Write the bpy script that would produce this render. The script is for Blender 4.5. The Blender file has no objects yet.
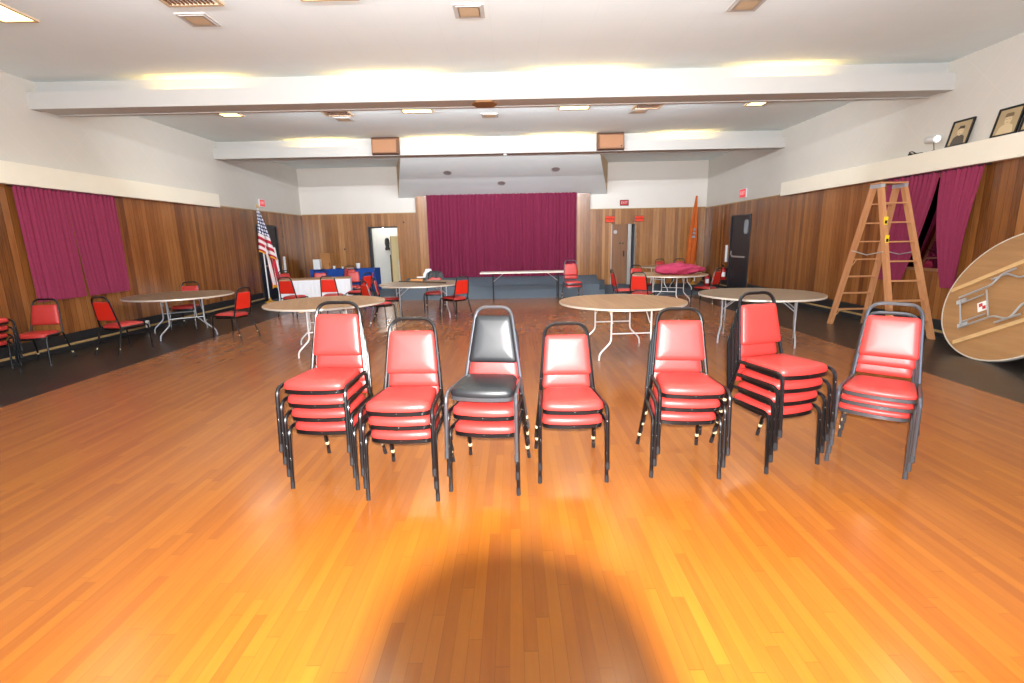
import bpy, bmesh, math, random
from mathutils import Vector, Matrix
random.seed(7)
S = bpy.context.scene
COL = S.collection
PI = math.pi

# ------------------------------------------------------------------ camera
F_PX, PITCH, YAW, ROLL, CAM_H = 493.63, .2025, -.0052, -.0197, 1.62
cp, sp, cy, sy, cr, sr = math.cos(PITCH), math.sin(PITCH), math.cos(YAW), math.sin(YAW), math.cos(ROLL), math.sin(ROLL)
fwd = Vector((sy*cp, cy*cp, -sp))
r0 = Vector((cy, -sy, 0))
d0 = Vector((-sp*sy, -sp*cy, -cp))
right = r0*cr - d0*sr
down = r0*sr + d0*cr
cam_d = bpy.data.cameras.new('camera')
cam_d.sensor_width = 36
cam_d.lens = F_PX*36/1024
cam_d.clip_start = .002
cam = bpy.data.objects.new('camera', cam_d)
COL.objects.link(cam)
CAM_M = Matrix((( right.x, -down.x, -fwd.x, 0), (right.y, -down.y, -fwd.y, 0), (right.z, -down.z, -fwd.z, CAM_H), (0, 0, 0, 1)))
cam.matrix_world = CAM_M
S.camera = cam

# ------------------------------------------------------------------ view and world
vs = S.view_settings
vs.view_transform = 'Standard'
vs.look = 'None'
vs.exposure = 0.0
vs.gamma = 1.0
vs.use_curve_mapping = False
W = bpy.data.worlds.new('world')
S.world = W
W.use_nodes = True
W.node_tree.nodes['Background'].inputs[0].default_value = (.6, .65, .75, 1)
W.node_tree.nodes['Background'].inputs[1].default_value = .3
try:
    S.cycles.use_denoising = True
    S.cycles.max_bounces = 8
    S.cycles.diffuse_bounces = 5
    S.cycles.glossy_bounces = 3
    S.cycles.sample_clamp_indirect = 6
    S.cycles.caustics_reflective = False
    S.cycles.caustics_refractive = False
except Exception:
    pass

# light levels used below
FLASH_W = 800.0          # the flash on the photographer's camera
PANEL_W = 14.0          # each ceiling light panel
COVE_E = 45.0           # the tubes behind the beam fascias
FAR_FILL_W = (60.0, 120.0, 40.0)   # each added fill tube, per beam, on the unseen far-side shelves
FILL_WINDOW_E = 6.0          # glow of the added, unseen front wall windows

fl_d = bpy.data.lights.new('camera_flash_light', 'AREA')
fl_d.shape = 'DISK'
fl_d.size = .014
fl_d.energy = FLASH_W
fl_d.color = (1, .97, .93)
fl = bpy.data.objects.new('camera_flash_light', fl_d)
COL.objects.link(fl)
fl.matrix_world = CAM_M @ Matrix.Translation((0, .085, .098)) @ Matrix.Rotation(math.radians(7), 4, 'X')

# ------------------------------------------------------------------ helpers: materials
def lin(c):
    o = []
    for v in c[:3]:
        v /= 255.0
        o.append(v/12.92 if v <= .04045 else ((v+.055)/1.055)**2.4)
    return (o[0], o[1], o[2], 1)

class NT:
    def __init__(s, name):
        s.m = bpy.data.materials.new(name)
        s.m.use_nodes = True
        s.t = s.m.node_tree
        s.b = s.t.nodes['Principled BSDF']
    def n(s, typ, **kw):
        x = s.t.nodes.new(typ)
        for k, v in kw.items():
            setattr(x, k, v)
        return x
    def l(s, a, b):
        s.t.links.new(a, b)
    def math(s, op, a, b=None, c=None):
        x = s.n('ShaderNodeMath', operation=op)
        for i, v in enumerate((a, b, c)):
            if v is None:
                continue
            if isinstance(v, (int, float)):
                x.inputs[i].default_value = v
            else:
                s.l(v, x.inputs[i])
        return x.outputs[0]
    def mix(s, fac, a, b, mode='MIX'):
        x = s.n('ShaderNodeMix', data_type='RGBA', blend_type=mode)
        for i, v in ((0, fac), (6, a), (7, b)):
            if isinstance(v, (int, float)):
                x.inputs[i].default_value = v
            elif isinstance(v, tuple):
                x.inputs[i].default_value = v
            else:
                s.l(v, x.inputs[i])
        return x.outputs[2]
    def ramp(s, fac, stops):
        x = s.n('ShaderNodeValToRGB')
        e = x.color_ramp.elements
        while len(e) < len(stops):
            e.new(.5)
        for q, (p, c) in zip(e, stops):
            q.position = p
            q.color = c
        s.l(fac, x.inputs[0])
        return x.outputs[0]
    def coord(s, kind='Object'):
        return s.n('ShaderNodeTexCoord').outputs[kind]
    def sep(s, v):
        x = s.n('ShaderNodeSeparateXYZ')
        s.l(v, x.inputs[0])
        return x.outputs
    def comb(s, a, b, c):
        x = s.n('ShaderNodeCombineXYZ')
        for i, v in enumerate((a, b, c)):
            if isinstance(v, (int, float)):
                x.inputs[i].default_value = v
            else:
                s.l(v, x.inputs[i])
        return x.outputs[0]
    def noise(s, vec, scale, detail=3, rough=.5, out=0):
        x = s.n('ShaderNodeTexNoise')
        x.inputs['Scale'].default_value = scale
        x.inputs['Detail'].default_value = detail
        x.inputs['Roughness'].default_value = rough
        if vec is not None:
            s.l(vec, x.inputs['Vector'])
        return x.outputs[out]
    def white(s, vec):
        x = s.n('ShaderNodeTexWhiteNoise')
        s.l(vec, x.inputs['Vector'])
        return x.outputs[0]
    def bump(s, h, strength=.2, dist=.01):
        x = s.n('ShaderNodeBump')
        x.inputs['Strength'].default_value = strength
        x.inputs['Distance'].default_value = dist
        s.l(h, x.inputs['Height'])
        s.l(x.outputs[0], s.b.inputs['Normal'])
    def base(s, v):
        if isinstance(v, tuple):
            s.b.inputs['Base Color'].default_value = v
        else:
            s.l(v, s.b.inputs['Base Color'])
    def setp(s, rough=.5, metal=0, spec=.5, coat=0, coat_rough=.1):
        s.b.inputs['Roughness'].default_value = rough
        s.b.inputs['Metallic'].default_value = metal
        s.b.inputs['Specular IOR Level'].default_value = spec
        s.b.inputs['Coat Weight'].default_value = coat
        s.b.inputs['Coat Roughness'].default_value = coat_rough

def mottled(name, col, rough=.6, metal=0, spec=.4, var=.12, scale=6, bump=0, bscale=60, coat=0):
    t = NT(name)
    c = lin(col)
    k = t.noise(t.coord(), scale, 4)
    lo = tuple(x*(1-var) for x in c[:3]) + (1,)
    hi = tuple(min(1, x*(1+var)) for x in c[:3]) + (1,)
    t.base(t.mix(k, lo, hi))
    t.setp(rough, metal, spec, coat)
    if bump:
        t.bump(t.noise(t.coord(), bscale, 2), bump, .004)
    return t.m

def emit(name, col, strength):
    t = NT(name)
    t.base(tuple(x*.4 for x in lin(col)[:3])+(1,))
    t.b.inputs['Emission Color'].default_value = lin(col)
    t.b.inputs['Emission Strength'].default_value = strength
    return t.m

def chipped(name, paint, metal_col, amount=.66, metal=0.0, rough=.35):
    t = NT(name)
    k = t.noise(t.coord(), 34, 3, .6)
    f = t.ramp(k, [(0, (0, 0, 0, 1)), (amount, (0, 0, 0, 1)), (amount+.03, (1, 1, 1, 1)), (1, (1, 1, 1, 1))])
    t.base(t.mix(f, lin(paint), lin(metal_col)))
    t.setp(rough, metal, .5)
    return t.m

def wood(name, c1, c2, axis='X', scale=1.0, rough=.45, spec=.4):
    t = NT(name)
    o = t.sep(t.coord())
    st = {'X': (.08, 1, 1), 'Y': (1, .08, 1), 'Z': (1, 1, .08)}[axis]
    v = t.comb(t.math('MULTIPLY', o[0], st[0]), t.math('MULTIPLY', o[1], st[1]), t.math('MULTIPLY', o[2], st[2]))
    k = t.noise(v, 30*scale, 4, .6)
    g = t.noise(v, 7*scale, 2)
    f = t.math('ADD', t.math('MULTIPLY', k, .6), t.math('MULTIPLY', g, .4))
    t.base(t.ramp(f, [(.3, lin(c1)), (.7, lin(c2))]))
    t.setp(rough, 0, spec)
    return t.m

def panelling(name, ax, c_dark, c_mid, c_light):
    # vertical printed-plank panelling; ax = horizontal coordinate (0 x, 1 y)
    t = NT(name)
    o = t.sep(t.coord())
    a = o[ax]
    w = .11
    q = t.math('DIVIDE', t.math('ADD', a, 50.0), w)
    idx = t.math('FLOOR', q)
    fr = t.math('FRACT', q)
    r1 = t.white(t.comb(idx, 3.1, 0.0))
    grain_v = t.comb(t.math('MULTIPLY', a, 1.0), 0.0, t.math('MULTIPLY', o[2], .05))
    g = t.noise(grain_v, 55, 4, .6)
    g2 = t.noise(t.comb(a, t.math('MULTIPLY', idx, 3.7), t.math('MULTIPLY', o[2], .25)), 6, 3)
    f = t.math('ADD', t.math('MULTIPLY', r1, .34), t.math('ADD', t.math('MULTIPLY', g, .40), t.math('MULTIPLY', g2, .26)))
    c = t.ramp(f, [(.22, lin(c_dark)), (.5, lin(c_mid)), (.8, lin(c_light))])
    groove = t.math('LESS_THAN', fr, .05)
    c = t.mix(t.math('MULTIPLY', groove, .8), c, lin((52, 28, 12)))
    t.base(c)
    t.setp(.22, 0, .6)
    t.bump(t.math('MULTIPLY', groove, -1.0), .25, .004)
    return t.m

def floor_wood():
    t = NT('maple_strip_floor')
    o = t.sep(t.coord())
    w = .057
    q = t.math('DIVIDE', t.math('ADD', o[0], 40.0), w)
    row = t.math('FLOOR', q)
    fr = t.math('FRACT', q)
    off = t.math('MULTIPLY', t.white(t.comb(row, 1.7, 0.0)), 9.0)
    p = t.math('DIVIDE', t.math('ADD', t.math('ADD', o[1], off), 40.0), 1.05)
    idx = t.math('FLOOR', p)
    pf = t.math('FRACT', p)
    tone = t.white(t.comb(row, idx, 5.0))
    gv = t.comb(t.math('MULTIPLY', o[0], .6), t.math('MULTIPLY', o[1], .05), t.math('MULTIPLY', tone, 30.0))
    g = t.noise(gv, 60, 4, .6)
    big = t.noise(t.coord(), .55, 3)
    f = t.math('ADD', t.math('MULTIPLY', tone, .36), t.math('ADD', t.math('MULTIPLY', g, .38), t.math('MULTIPLY', big, .26)))
    c = t.ramp(f, [(.15, lin((125, 65, 14))), (.5, lin((140, 78, 16))), (.85, lin((152, 91, 21)))])
    e1 = t.math('LESS_THAN', fr, .045)
    e2 = t.math('LESS_THAN', pf, .004)
    e = t.math('MAXIMUM', e1, e2)
    c = t.mix(t.math('MULTIPLY', e, .32), c, lin((84, 38, 10)))
    t.base(c)
    t.setp(.3, 0, .27)
    t.b.inputs['Sheen Weight'].default_value = .045
    t.b.inputs['Sheen Roughness'].default_value = .45
    rr = t.ramp(t.noise(t.coord(), 3, 4), [(.3, (.17, .17, .17, 1)), (.7, (.27, .27, .27, 1))])
    t.l(rr, t.b.inputs['Roughness'])
    return t.m

def wallboard(name, col, diag=True, size=.4, line=.012, rough=.75, axis=1):
    t = NT(name)
    o = t.sep(t.coord())
    a = o[axis]
    if diag:
        u = t.math('ADD', a, o[2])
        v = t.math('SUBTRACT', a, o[2])
    else:
        u, v = o[0], o[1]
    fu = t.math('FRACT', t.math('DIVIDE', t.math('ADD', u, 60.0), size))
    fv = t.math('FRACT', t.math('DIVIDE', t.math('ADD', v, 60.0), size*(1.0 if not diag else 4)))
    e = t.math('MAXIMUM', t.math('LESS_THAN', fu, line/size), t.math('LESS_THAN', fv, line/size/(1 if not diag else 4)))
    k = t.noise(t.coord(), 1.3, 4)
    fine = t.noise(t.coord(), 120, 2)
    c0 = lin(col)
    lo = tuple(x*.93 for x in c0[:3]) + (1,)
    c = t.mix(k, lo, c0)
    c = t.mix(t.math('MULTIPLY', e, .10 if diag else .05), c, lin((250, 244, 234)) if diag else lin((150, 138, 128)))
    t.base(c)
    t.setp(rough, 0, .25)
    t.bump(fine, .12, .002)
    return t.m

def tile_black():
    t = NT('worn_black_floor_tile')
    o = t.sep(t.coord())
    fu = t.math('FRACT', t.math('DIVIDE', t.math('ADD', o[0], 60.0), .305))
    fv = t.math('FRACT', t.math('DIVIDE', t.math('ADD', o[1], 60.0), .305))
    e = t.math('MAXIMUM', t.math('LESS_THAN', fu, .012), t.math('LESS_THAN', fv, .012))
    k = t.noise(t.coord(), 3.5, 6, .65)
    c = t.ramp(k, [(.3, lin((34, 32, 32))), (.6, lin((52, 49, 47))), (.85, lin((84, 78, 72)))])
    c = t.mix(t.math('MULTIPLY', e, .5), c, lin((20, 19, 19)))
    t.base(c)
    t.setp(.28, 0, .5)
    return t.m

MT = {}
MT['floor'] = floor_wood()
MT['tile'] = tile_black()
MT['carpet'] = mottled('slate_blue_carpet', (92, 102, 112), .95, 0, .1, .22, 40, .5, 220)
MT['ceiling'] = wallboard('ceiling_tile', (237, 247, 248), False, .61, .008)
MT['upper'] = wallboard('white_wallboard', (208, 202, 192), True, .42, .012)
MT['upper_back'] = mottled('white_back_wall', (226, 218, 208), .8, 0, .25, .05, 1.2, .1)
MT['trimw'] = mottled('cream_painted_trim', (232, 224, 206), .55, 0, .35, .05, 2)
MT['beam'] = mottled('white_painted_beam', (192, 188, 182), .6, 0, .3, .04, 2)
MT['soffit'] = mottled('pale_grey_paint', (226, 226, 222), .75, 0, .25, .06, 1.6)
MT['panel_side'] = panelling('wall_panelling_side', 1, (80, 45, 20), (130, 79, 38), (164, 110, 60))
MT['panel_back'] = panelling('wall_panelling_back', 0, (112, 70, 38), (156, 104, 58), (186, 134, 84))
MT['base_black'] = mottled('black_rubber_base', (32, 32, 34), .5, 0, .4, .2, 9)
MT['rough_tan'] = mottled('raw_tan_edge', (168, 138, 92), .9, 0, .2, .45, 24, .4)
MT['pad'] = mottled('red_vinyl', (177, 50, 45), .42, 0, .5, .06, 14, .12, 300)
MT['pad_dark'] = mottled('black_vinyl', (20, 22, 25), .44, 0, .5, .1, 10, .12, 300)
MT['pad_back'] = mottled('orange_red_vinyl_back', (206, 40, 24), .5, 0, .4, .05, 10)
MT['black_steel'] = chipped('chipped_black_enamel', (9, 9, 11), (190, 186, 182), .68, 0, .3)
MT['chrome'] = chipped('worn_chrome', (97, 99, 104), (50, 51, 54), .70, .75, .28)
MT['brass'] = mottled('cream_bumper', (206, 190, 150), .4, 0, .5, .06, 9)
MT['grey_cap'] = mottled('grey_leg_cap', (56, 57, 60), .5, 0, .4, .1, 9)
MT['silver'] = mottled('silver_tube', (198, 202, 206), .3, .6, .5, .06, 9)
MT['white_steel'] = mottled('white_tube', (222, 222, 220), .35, .2, .5, .05, 9)
MT['ply'] = wood('plywood_tabletop', (150, 112, 78), (182, 142, 104), 'X', .5, .4)
MT['ply_dull'] = wood('dull_plywood_tabletop', (120, 99, 80), (148, 124, 100), 'X', .5, .42)
MT['ply_under'] = wood('plywood_underside', (136, 96, 58), (170, 126, 80), 'Y', .4, .5)
MT['band'] = mottled('pale_edge_band', (214, 206, 192), .4, .3, .5, .06, 6)
MT['pine'] = wood('ladder_pine', (178, 120, 78), (202, 146, 100), 'Z', .8, .55)
MT['batten'] = wood('pale_batten', (190, 150, 100), (208, 172, 122), 'Y', 1, .6)
MT['stage_cloth'] = mottled('burgundy_stage_cloth', (116, 36, 62), .9, 0, .15, .16, 30, .25, 300)
MT['win_cloth'] = mottled('magenta_window_cloth', (130, 44, 72), .85, 0, .2, .12, 30, .25, 300)
MT['bundle'] = mottled('magenta_bundle_cloth', (168, 56, 86), .85, 0, .2, .14, 12, .3, 60)
MT['blue_cloth'] = mottled('royal_blue_cloth', (34, 72, 150), .85, 0, .2, .15, 14, .2)
MT['white_cloth'] = mottled('white_table_skirt', (214, 216, 222), .85, 0, .2, .05, 10, .2)
MT['door_black'] = mottled('black_door_paint', (34, 35, 40), .42, 0, .4, .15, 5)
MT['door_wood'] = wood('walnut_door', (112, 74, 48), (142, 98, 66), 'Z', .5, .4)
MT['metal_strip'] = mottled('brushed_frame', (176, 170, 164), .4, .5, .5, .08, 8)
MT['grey_wall'] = mottled('grey_closet_wall', (150, 154, 158), .8, 0, .2, .06, 3)
MT['closet_white'] = mottled('closet_white', (214, 214, 212), .8, 0, .2, .05, 3)
MT['cream'] = mottled('cream_board', (222, 200, 152), .7, 0, .3, .05, 3)
MT['cardboard'] = mottled('cardboard', (168, 116, 70), .85, 0, .2, .08, 8)
MT['white_paint'] = mottled('white_enamel', (232, 232, 230), .45, 0, .4, .03, 5)
MT['red_paint'] = mottled('red_enamel', (176, 26, 24), .35, 0, .5, .06, 5)
MT['exit_red'] = emit('lit_exit_red', (236, 70, 76), .7)
MT['sign_red'] = mottled('sign_red', (236, 72, 42), .6, 0, .3, .04, 8)
MT['sign_text'] = mottled('sign_dark_lettering', (74, 8, 8), .6, 0, .3, .04, 8)
MT['exit_text'] = emit('exit_lettering', (250, 190, 190), .7)
MT['dark'] = mottled('near_black', (20, 20, 22), .5, 0, .4, .1, 6)
MT['spk'] = mottled('tan_speaker_cloth', (158, 114, 84), .8, 0, .2, .08, 20)
MT['spk_side'] = mottled('brown_speaker_case', (116, 80, 58), .6, 0, .3, .1, 8)
MT['vent_tan'] = mottled('tan_vent_mesh', (196, 170, 138), .7, 0, .2, .12, 14)
MT['lens'] = emit('lit_panel_lens', (255, 232, 150), 5.5)
MT['tube'] = emit('lit_cove_tube', (255, 214, 120), COVE_E)
MT['tube_fill'] = emit('fill_tube_glow', (226, 240, 255), 8)
MT['flash_glint'] = emit('flash_glint', (255, 255, 255), 3.0)
MT['window_fill'] = emit('fill_window_glow', (196, 222, 255), FILL_WINDOW_E)
_t = NT('tinted_mirror_glass')
_t.base(lin((120, 96, 104)))
_t.setp(.03, 1, .5)
MT['glass_mirror'] = _t.m
_t = NT('dark_lens_glass')
_t.base((.02, .018, .02, 1))
_t.setp(.02, 0, 1.0)
MT['glass_dark'] = _t.m
MT['sepia'] = mottled('sepia_print', (170, 148, 112), .4, 0, .4, .12, 6)
MT['sepia_dark'] = mottled('sepia_dark', (64, 50, 38), .4, 0, .4, .12, 6)
MT['sepia_mid'] = mottled('sepia_mid', (112, 92, 66), .4, 0, .4, .12, 6)
MT['sepia_skin'] = mottled('sepia_light', (204, 180, 140), .4, 0, .4, .08, 6)
MT['orange_flag'] = mottled('rust_orange_flag_cloth', (190, 92, 36), .75, 0, .2, .16, 8, .2)
MT['gold'] = mottled('gold_fringe', (214, 160, 60), .5, .2, .5, .12, 20)
MT['yellow'] = mottled('yellow_sticker', (240, 206, 40), .5, 0, .4, .03, 8)
MT['blue_print'] = mottled('blue_print', (50, 80, 150), .6, 0, .3, .05, 8)
MT['brown_patch'] = mottled('brown_stained_board', (150, 108, 72), .8, 0, .2, .2, 14)

# ------------------------------------------------------------------ helpers: geometry
def link_mesh(name, bm, mats, parent=None, smooth=False, loc=None, rotz=0):
    me = bpy.data.meshes.new(name)
    bmesh.ops.recalc_face_normals(bm, faces=bm.faces)
    bm.to_mesh(me)
    bm.free()
    if not isinstance(mats, (list, tuple)):
        mats = [mats]
    for m in mats:
        me.materials.append(m)
    if smooth:
        for p in me.polygons:
            p.use_smooth = True
        try:
            me.set_sharp_from_angle(angle=math.radians(42))
        except Exception:
            pass
    o = bpy.data.objects.new(name, me)
    COL.objects.link(o)
    if parent is not None:
        o.parent = parent
    if loc is not None:
        o.location = loc
    o.rotation_euler[2] = rotz
    return o

def tag(o, label, cat, group=None, kind=None):
    o['label'] = label
    o['category'] = cat
    if group:
        o['group'] = group
    if kind:
        o['kind'] = kind
    return o

def thing(name, label, cat, loc=(0, 0, 0), rotz=0, group=None):
    o = bpy.data.objects.new(name, None)
    o.empty_display_size = .1
    COL.objects.link(o)
    o.location = loc
    o.rotation_euler = (0, 0, rotz)
    return tag(o, label, cat, group)

def struct(name, bm, mats, parent=None, smooth=False, label=None):
    o = link_mesh(name, bm, mats, parent, smooth)
    if parent is None:
        o['kind'] = 'structure'
        if label:
            o['label'] = label
    return o

def box(bm, x0, x1, y0, y1, z0, z1, mat=0, bevel=0, M=None):
    vs_ = [bm.verts.new((x, y, z)) for z in (z0, z1) for y in (y0, y1) for x in (x0, x1)]
    fs = [bm.faces.new([vs_[i] for i in q]) for q in ((0, 2, 3, 1), (4, 5, 7, 6), (0, 1, 5, 4), (2, 6, 7, 3), (0, 4, 6, 2), (1, 3, 7, 5))]
    for f in fs:
        f.material_index = mat
    if bevel:
        es = list({e for f in fs for e in f.edges})
        r = bmesh.ops.bevel(bm, geom=es, offset=bevel, segments=2, affect='EDGES', profile=.6)
        for f in r['faces']:
            f.material_index = mat
        vs_ = list({v for f in r['faces'] for v in f.verts} | {v for v in vs_ if v.is_valid})
    if M is not None:
        bmesh.ops.transform(bm, matrix=M, verts=[v for v in vs_ if v.is_valid])
    return bm

def newbox(*a, **k):
    return box(bmesh.new(), *a, **k)

def rounded(pts, rad, seg=5):
    pts = [Vector(p) for p in pts]
    out = [pts[0]]
    for i in range(1, len(pts)-1):
        a, b, c = pts[i-1], pts[i], pts[i+1]
        r = rad[i-1] if isinstance(rad, (list, tuple)) else rad
        ua, uc = (a-b), (c-b)
        ra = min(r, ua.length*.49)
        rc = min(r, uc.length*.49)
        p, q = b+ua.normalized()*ra, b+uc.normalized()*rc
        for k in range(seg+1):
            t = k/seg
            out.append(p*(1-t)**2 + b*2*t*(1-t) + q*t*t)
    out.append(pts[-1])
    return out

def tube(bm, pts, r, n=8, mat=0, caps=True):
    pts = [Vector(p) for p in pts]
    rings = []
    t = (pts[1]-pts[0]).normalized()
    up = Vector((0, 0, 1)) if abs(t.z) < .9 else Vector((1, 0, 0))
    u = t.cross(up).normalized()
    for i, p in enumerate(pts):
        if i == 0:
            d = pts[1]-pts[0]
        elif i == len(pts)-1:
            d = pts[-1]-pts[-2]
        else:
            d = (pts[i+1]-p).normalized() + (p-pts[i-1]).normalized()
        d.normalize()
        u = (u - d*u.dot(d)).normalized()
        v = d.cross(u)
        rr = r[i] if isinstance(r, (list, tuple)) else r
        rings.append([bm.verts.new(p + u*math.cos(2*PI*k/n)*rr + v*math.sin(2*PI*k/n)*rr) for k in range(n)])
    for a, b in zip(rings, rings[1:]):
        for k in range(n):
            f = bm.faces.new((a[k], a[(k+1) % n], b[(k+1) % n], b[k]))
            f.material_index = mat
    if caps:
        for q in (rings[0][::-1], rings[-1]):
            f = bm.faces.new(q)
            f.material_index = mat
    return bm

def lathe(bm, prof, n=24, mat=0, M=None):
    rings = []
    new = []
    for (r, z) in prof:
        rg = [bm.verts.new((r*math.cos(2*PI*k/n), r*math.sin(2*PI*k/n), z)) for k in range(n)]
        rings.append(rg)
        new += rg
    for a, b in zip(rings, rings[1:]):
        for k in range(n):
            f = bm.faces.new((a[k], a[(k+1) % n], b[(k+1) % n], b[k]))
            f.material_index = mat
    for q in (rings[0][::-1], rings[-1]):
        f = bm.faces.new(q)
        f.material_index = mat
    if M is not None:
        bmesh.ops.transform(bm, matrix=M, verts=new)
    return bm

def round_poly(pts, rad, seg=4):
    n = len(pts)
    P = [Vector((p[0], p[1], 0)) for p in pts]
    out = []
    for i in range(n):
        a, b, c = P[i-1], P[i], P[(i+1) % n]
        p = b+(a-b).normalized()*rad
        q = b+(c-b).normalized()*rad
        for k in range(seg+1):
            t = k/seg
            out.append(p*(1-t)**2 + b*2*t*(1-t) + q*t*t)
    return out

def ring_solid(bm, outline, rings, M=None, mat=0):
    # rings = (inset fraction, height); closes top and bottom
    c = sum(outline, Vector())/len(outline)
    loops = []
    new = []
    for s_, h in rings:
        lp = [bm.verts.new((c.x+(p.x-c.x)*s_, c.y+(p.y-c.y)*s_, h)) for p in outline]
        loops.append(lp)
        new += lp
    n = len(outline)
    for a, b in zip(loops, loops[1:]):
        for k in range(n):
            f = bm.faces.new((a[k], a[(k+1) % n], b[(k+1) % n], b[k]))
            f.material_index = mat
    for q in (loops[0][::-1], loops[-1]):
        f = bm.faces.new(q)
        f.material_index = mat
    if M is not None:
        bmesh.ops.transform(bm, matrix=M, verts=new)
    return bm

def text_mesh(s, size, depth=.002):
    cu = bpy.data.curves.new('lettering', 'FONT')
    cu.body = s
    cu.size = size
    cu.align_x = 'CENTER'
    cu.align_y = 'CENTER'
    cu.extrude = depth
    o = bpy.data.objects.new('lettering_source', cu)
    COL.objects.link(o)
    bpy.context.view_layer.update()
    me = bpy.data.meshes.new_from_object(o.evaluated_get(bpy.context.evaluated_depsgraph_get()))
    bpy.data.objects.remove(o)
    bpy.data.curves.remove(cu)
    return me

def copy_tree(o, parent=None):
    c = o.copy()
    COL.objects.link(c)
    if parent is not None:
        c.parent = parent
    for ch in list(o.children):
        copy_tree(ch, c)
    return c

# ------------------------------------------------------------------ room shell
XL, XR, YB, YF, ZC, ZW = -7.34, 6.727, 17.69, -3.2, 4.15, 2.58
D1, D2, YS = -5.41, 4.83, 13.95
T = .15
struct('floor', newbox(D1, D2, YF, YS, -.1, 0), MT['floor'])
struct('floor_border_left', newbox(XL-T, D1, YF-T, YS, -.1, 0), MT['tile'])
struct('floor_border_right', newbox(D2, XR+T, YF-T, YS, -.1, 0), MT['tile'])
struct('floor_carpet', newbox(XL-T, XR+T, YS, YB+.2, -.1, 0.0), MT['carpet'])
struct('ceiling', newbox(XL-T, XR+T, YF-T, YB+T, ZC, ZC+.12), MT['ceiling'])
struct('wall_left', newbox(XL-T, XL, YF-T, YB+T, 0, ZC), MT['upper'])
b = bmesh.new()
FW = [(-6.6, -4.4), (-3.9, -1.7), (-1.2, 1.0), (1.5, 3.7), (4.1, 6.2)]  # window openings added behind the camera to give ambient fill
box(b, XL, XR, YF-T, YF, 0, 1.0)
box(b, XL, XR, YF-T, YF, 3.4, ZC)
for q, w_ in zip([XL]+[f[1] for f in FW], [f[0] for f in FW]+[XR]):
    box(b, q, w_, YF-T, YF, 1.0, 3.4)
struct('wall_front', b, MT['upper_back'])
for k, (x0, x1) in enumerate(FW):
    b = bmesh.new()
    for (p0, p1, q0, q1) in ((x0, x0+.06, 1.0, 3.4), (x1-.06, x1, 1.0, 3.4), (x0+.06, x1-.06, 1.0, 1.06), (x0+.06, x1-.06, 3.34, 3.4), (x0+.06, x1-.06, 2.17, 2.23)):
        box(b, p0, p1, YF-.1, YF-.04, q0, q1)
    w_ = struct('window_%d' % (k+2), b, MT['trimw'])
    struct('window_pane', newbox(x0+.06, x1-.06, YF-.08, YF-.07, 1.06, 3.34), MT['window_fill'], w_)  # pane made to glow as added fill light

# right wall with the window opening
WY0, WY1, WZ0, WZ1 = 7.72, 9.0, 1.0, 2.5
b = bmesh.new()
box(b, XR, XR+T, YF-T, WY0, 0, ZC)
box(b, XR, XR+T, WY1, YB+T, 0, ZC)
box(b, XR, XR+T, WY0, WY1, 0, WZ0)
box(b, XR, XR+T, WY0, WY1, WZ1, ZC)
struct('wall_right', b, MT['upper'])
wf = bmesh.new()
box(wf, XR-.028, XR+.06, WY0, WY0+.05, WZ0, WZ1)
box(wf, XR-.028, XR+.06, WY1-.05, WY1, WZ0, WZ1)
box(wf, XR-.028, XR+.06, WY0+.05, WY1-.05, WZ0, WZ0+.05)
box(wf, XR-.028, XR+.06, WY0+.05, WY1-.05, WZ1-.05, WZ1)
w1 = struct('window_1', wf, MT['door_wood'])
struct('window_pane', newbox(XR-.026, XR-.012, WY0+.05, WY1-.05, WZ0+.05, WZ1-.05), MT['glass_mirror'], w1)

# back wall: two openings (left closet doorway, right rest-room door)
OX0, OX1, OZ = -4.99, -4.02, 2.12
RX0, RX1, RZ = 3.45, 4.30, 2.09
b = bmesh.new()
box(b, XL, OX0, YB, YB+T, 0, ZC)
box(b, OX0, OX1, YB, YB+T, OZ, ZC)
box(b, OX1, RX0, YB, YB+T, 0, ZC)
box(b, RX0, RX1, YB, YB+T, RZ, ZC)
box(b, RX1, XR, YB, YB+T, 0, ZC)
struct('wall_back', b, MT['upper_back'])

# panelling
TP = .02
b = bmesh.new()
box(b, XL, XL+TP, YF, 14.45, .1, ZW)
box(b, XL, XL+TP, 15.66, YB, .1, ZW)
box(b, XL, XL+TP, 14.45, 15.66, 2.2, ZW)
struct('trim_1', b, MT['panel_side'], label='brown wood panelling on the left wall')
b = bmesh.new()
for (y0, y1, z0, z1) in ((YF, WY0, .1, ZW), (WY1, 14.25, .1, ZW), (15.52, YB, .1, ZW), (14.25, 15.52, 2.22, ZW), (WY0, WY1, .1, WZ0), (WY0, WY1, WZ1, ZW)):
    box(b, XR-TP, XR, y0, y1, z0, z1)
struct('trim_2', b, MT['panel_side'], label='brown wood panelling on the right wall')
b = bmesh.new()
for (x0, x1, z0, z1) in ((XL+TP, OX0, .0, 2.6), (OX0, OX1, OZ, 2.6), (OX1, RX0, 0, 2.6), (RX0, RX1, RZ, 2.6), (RX1, XR-TP, 0, 2.6)):
    box(b, x0, x1, YB-TP, YB, z0, z1)
struct('trim_3', b, MT['panel_back'], label='brown wood panelling on the back wall')
b = bmesh.new()
box(b, -3.33, -2.9, YB-.1, YB-TP, .3, 3.2)
box(b, 2.18, 2.69, YB-.1, YB-TP, .3, 3.2)
box(b, -2.9, 2.18, YB-.1, YB-TP, 3.19, 3.24)
struct('trim_4', b, MT['panel_back'], label='wood side panels of the stage opening')
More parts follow.
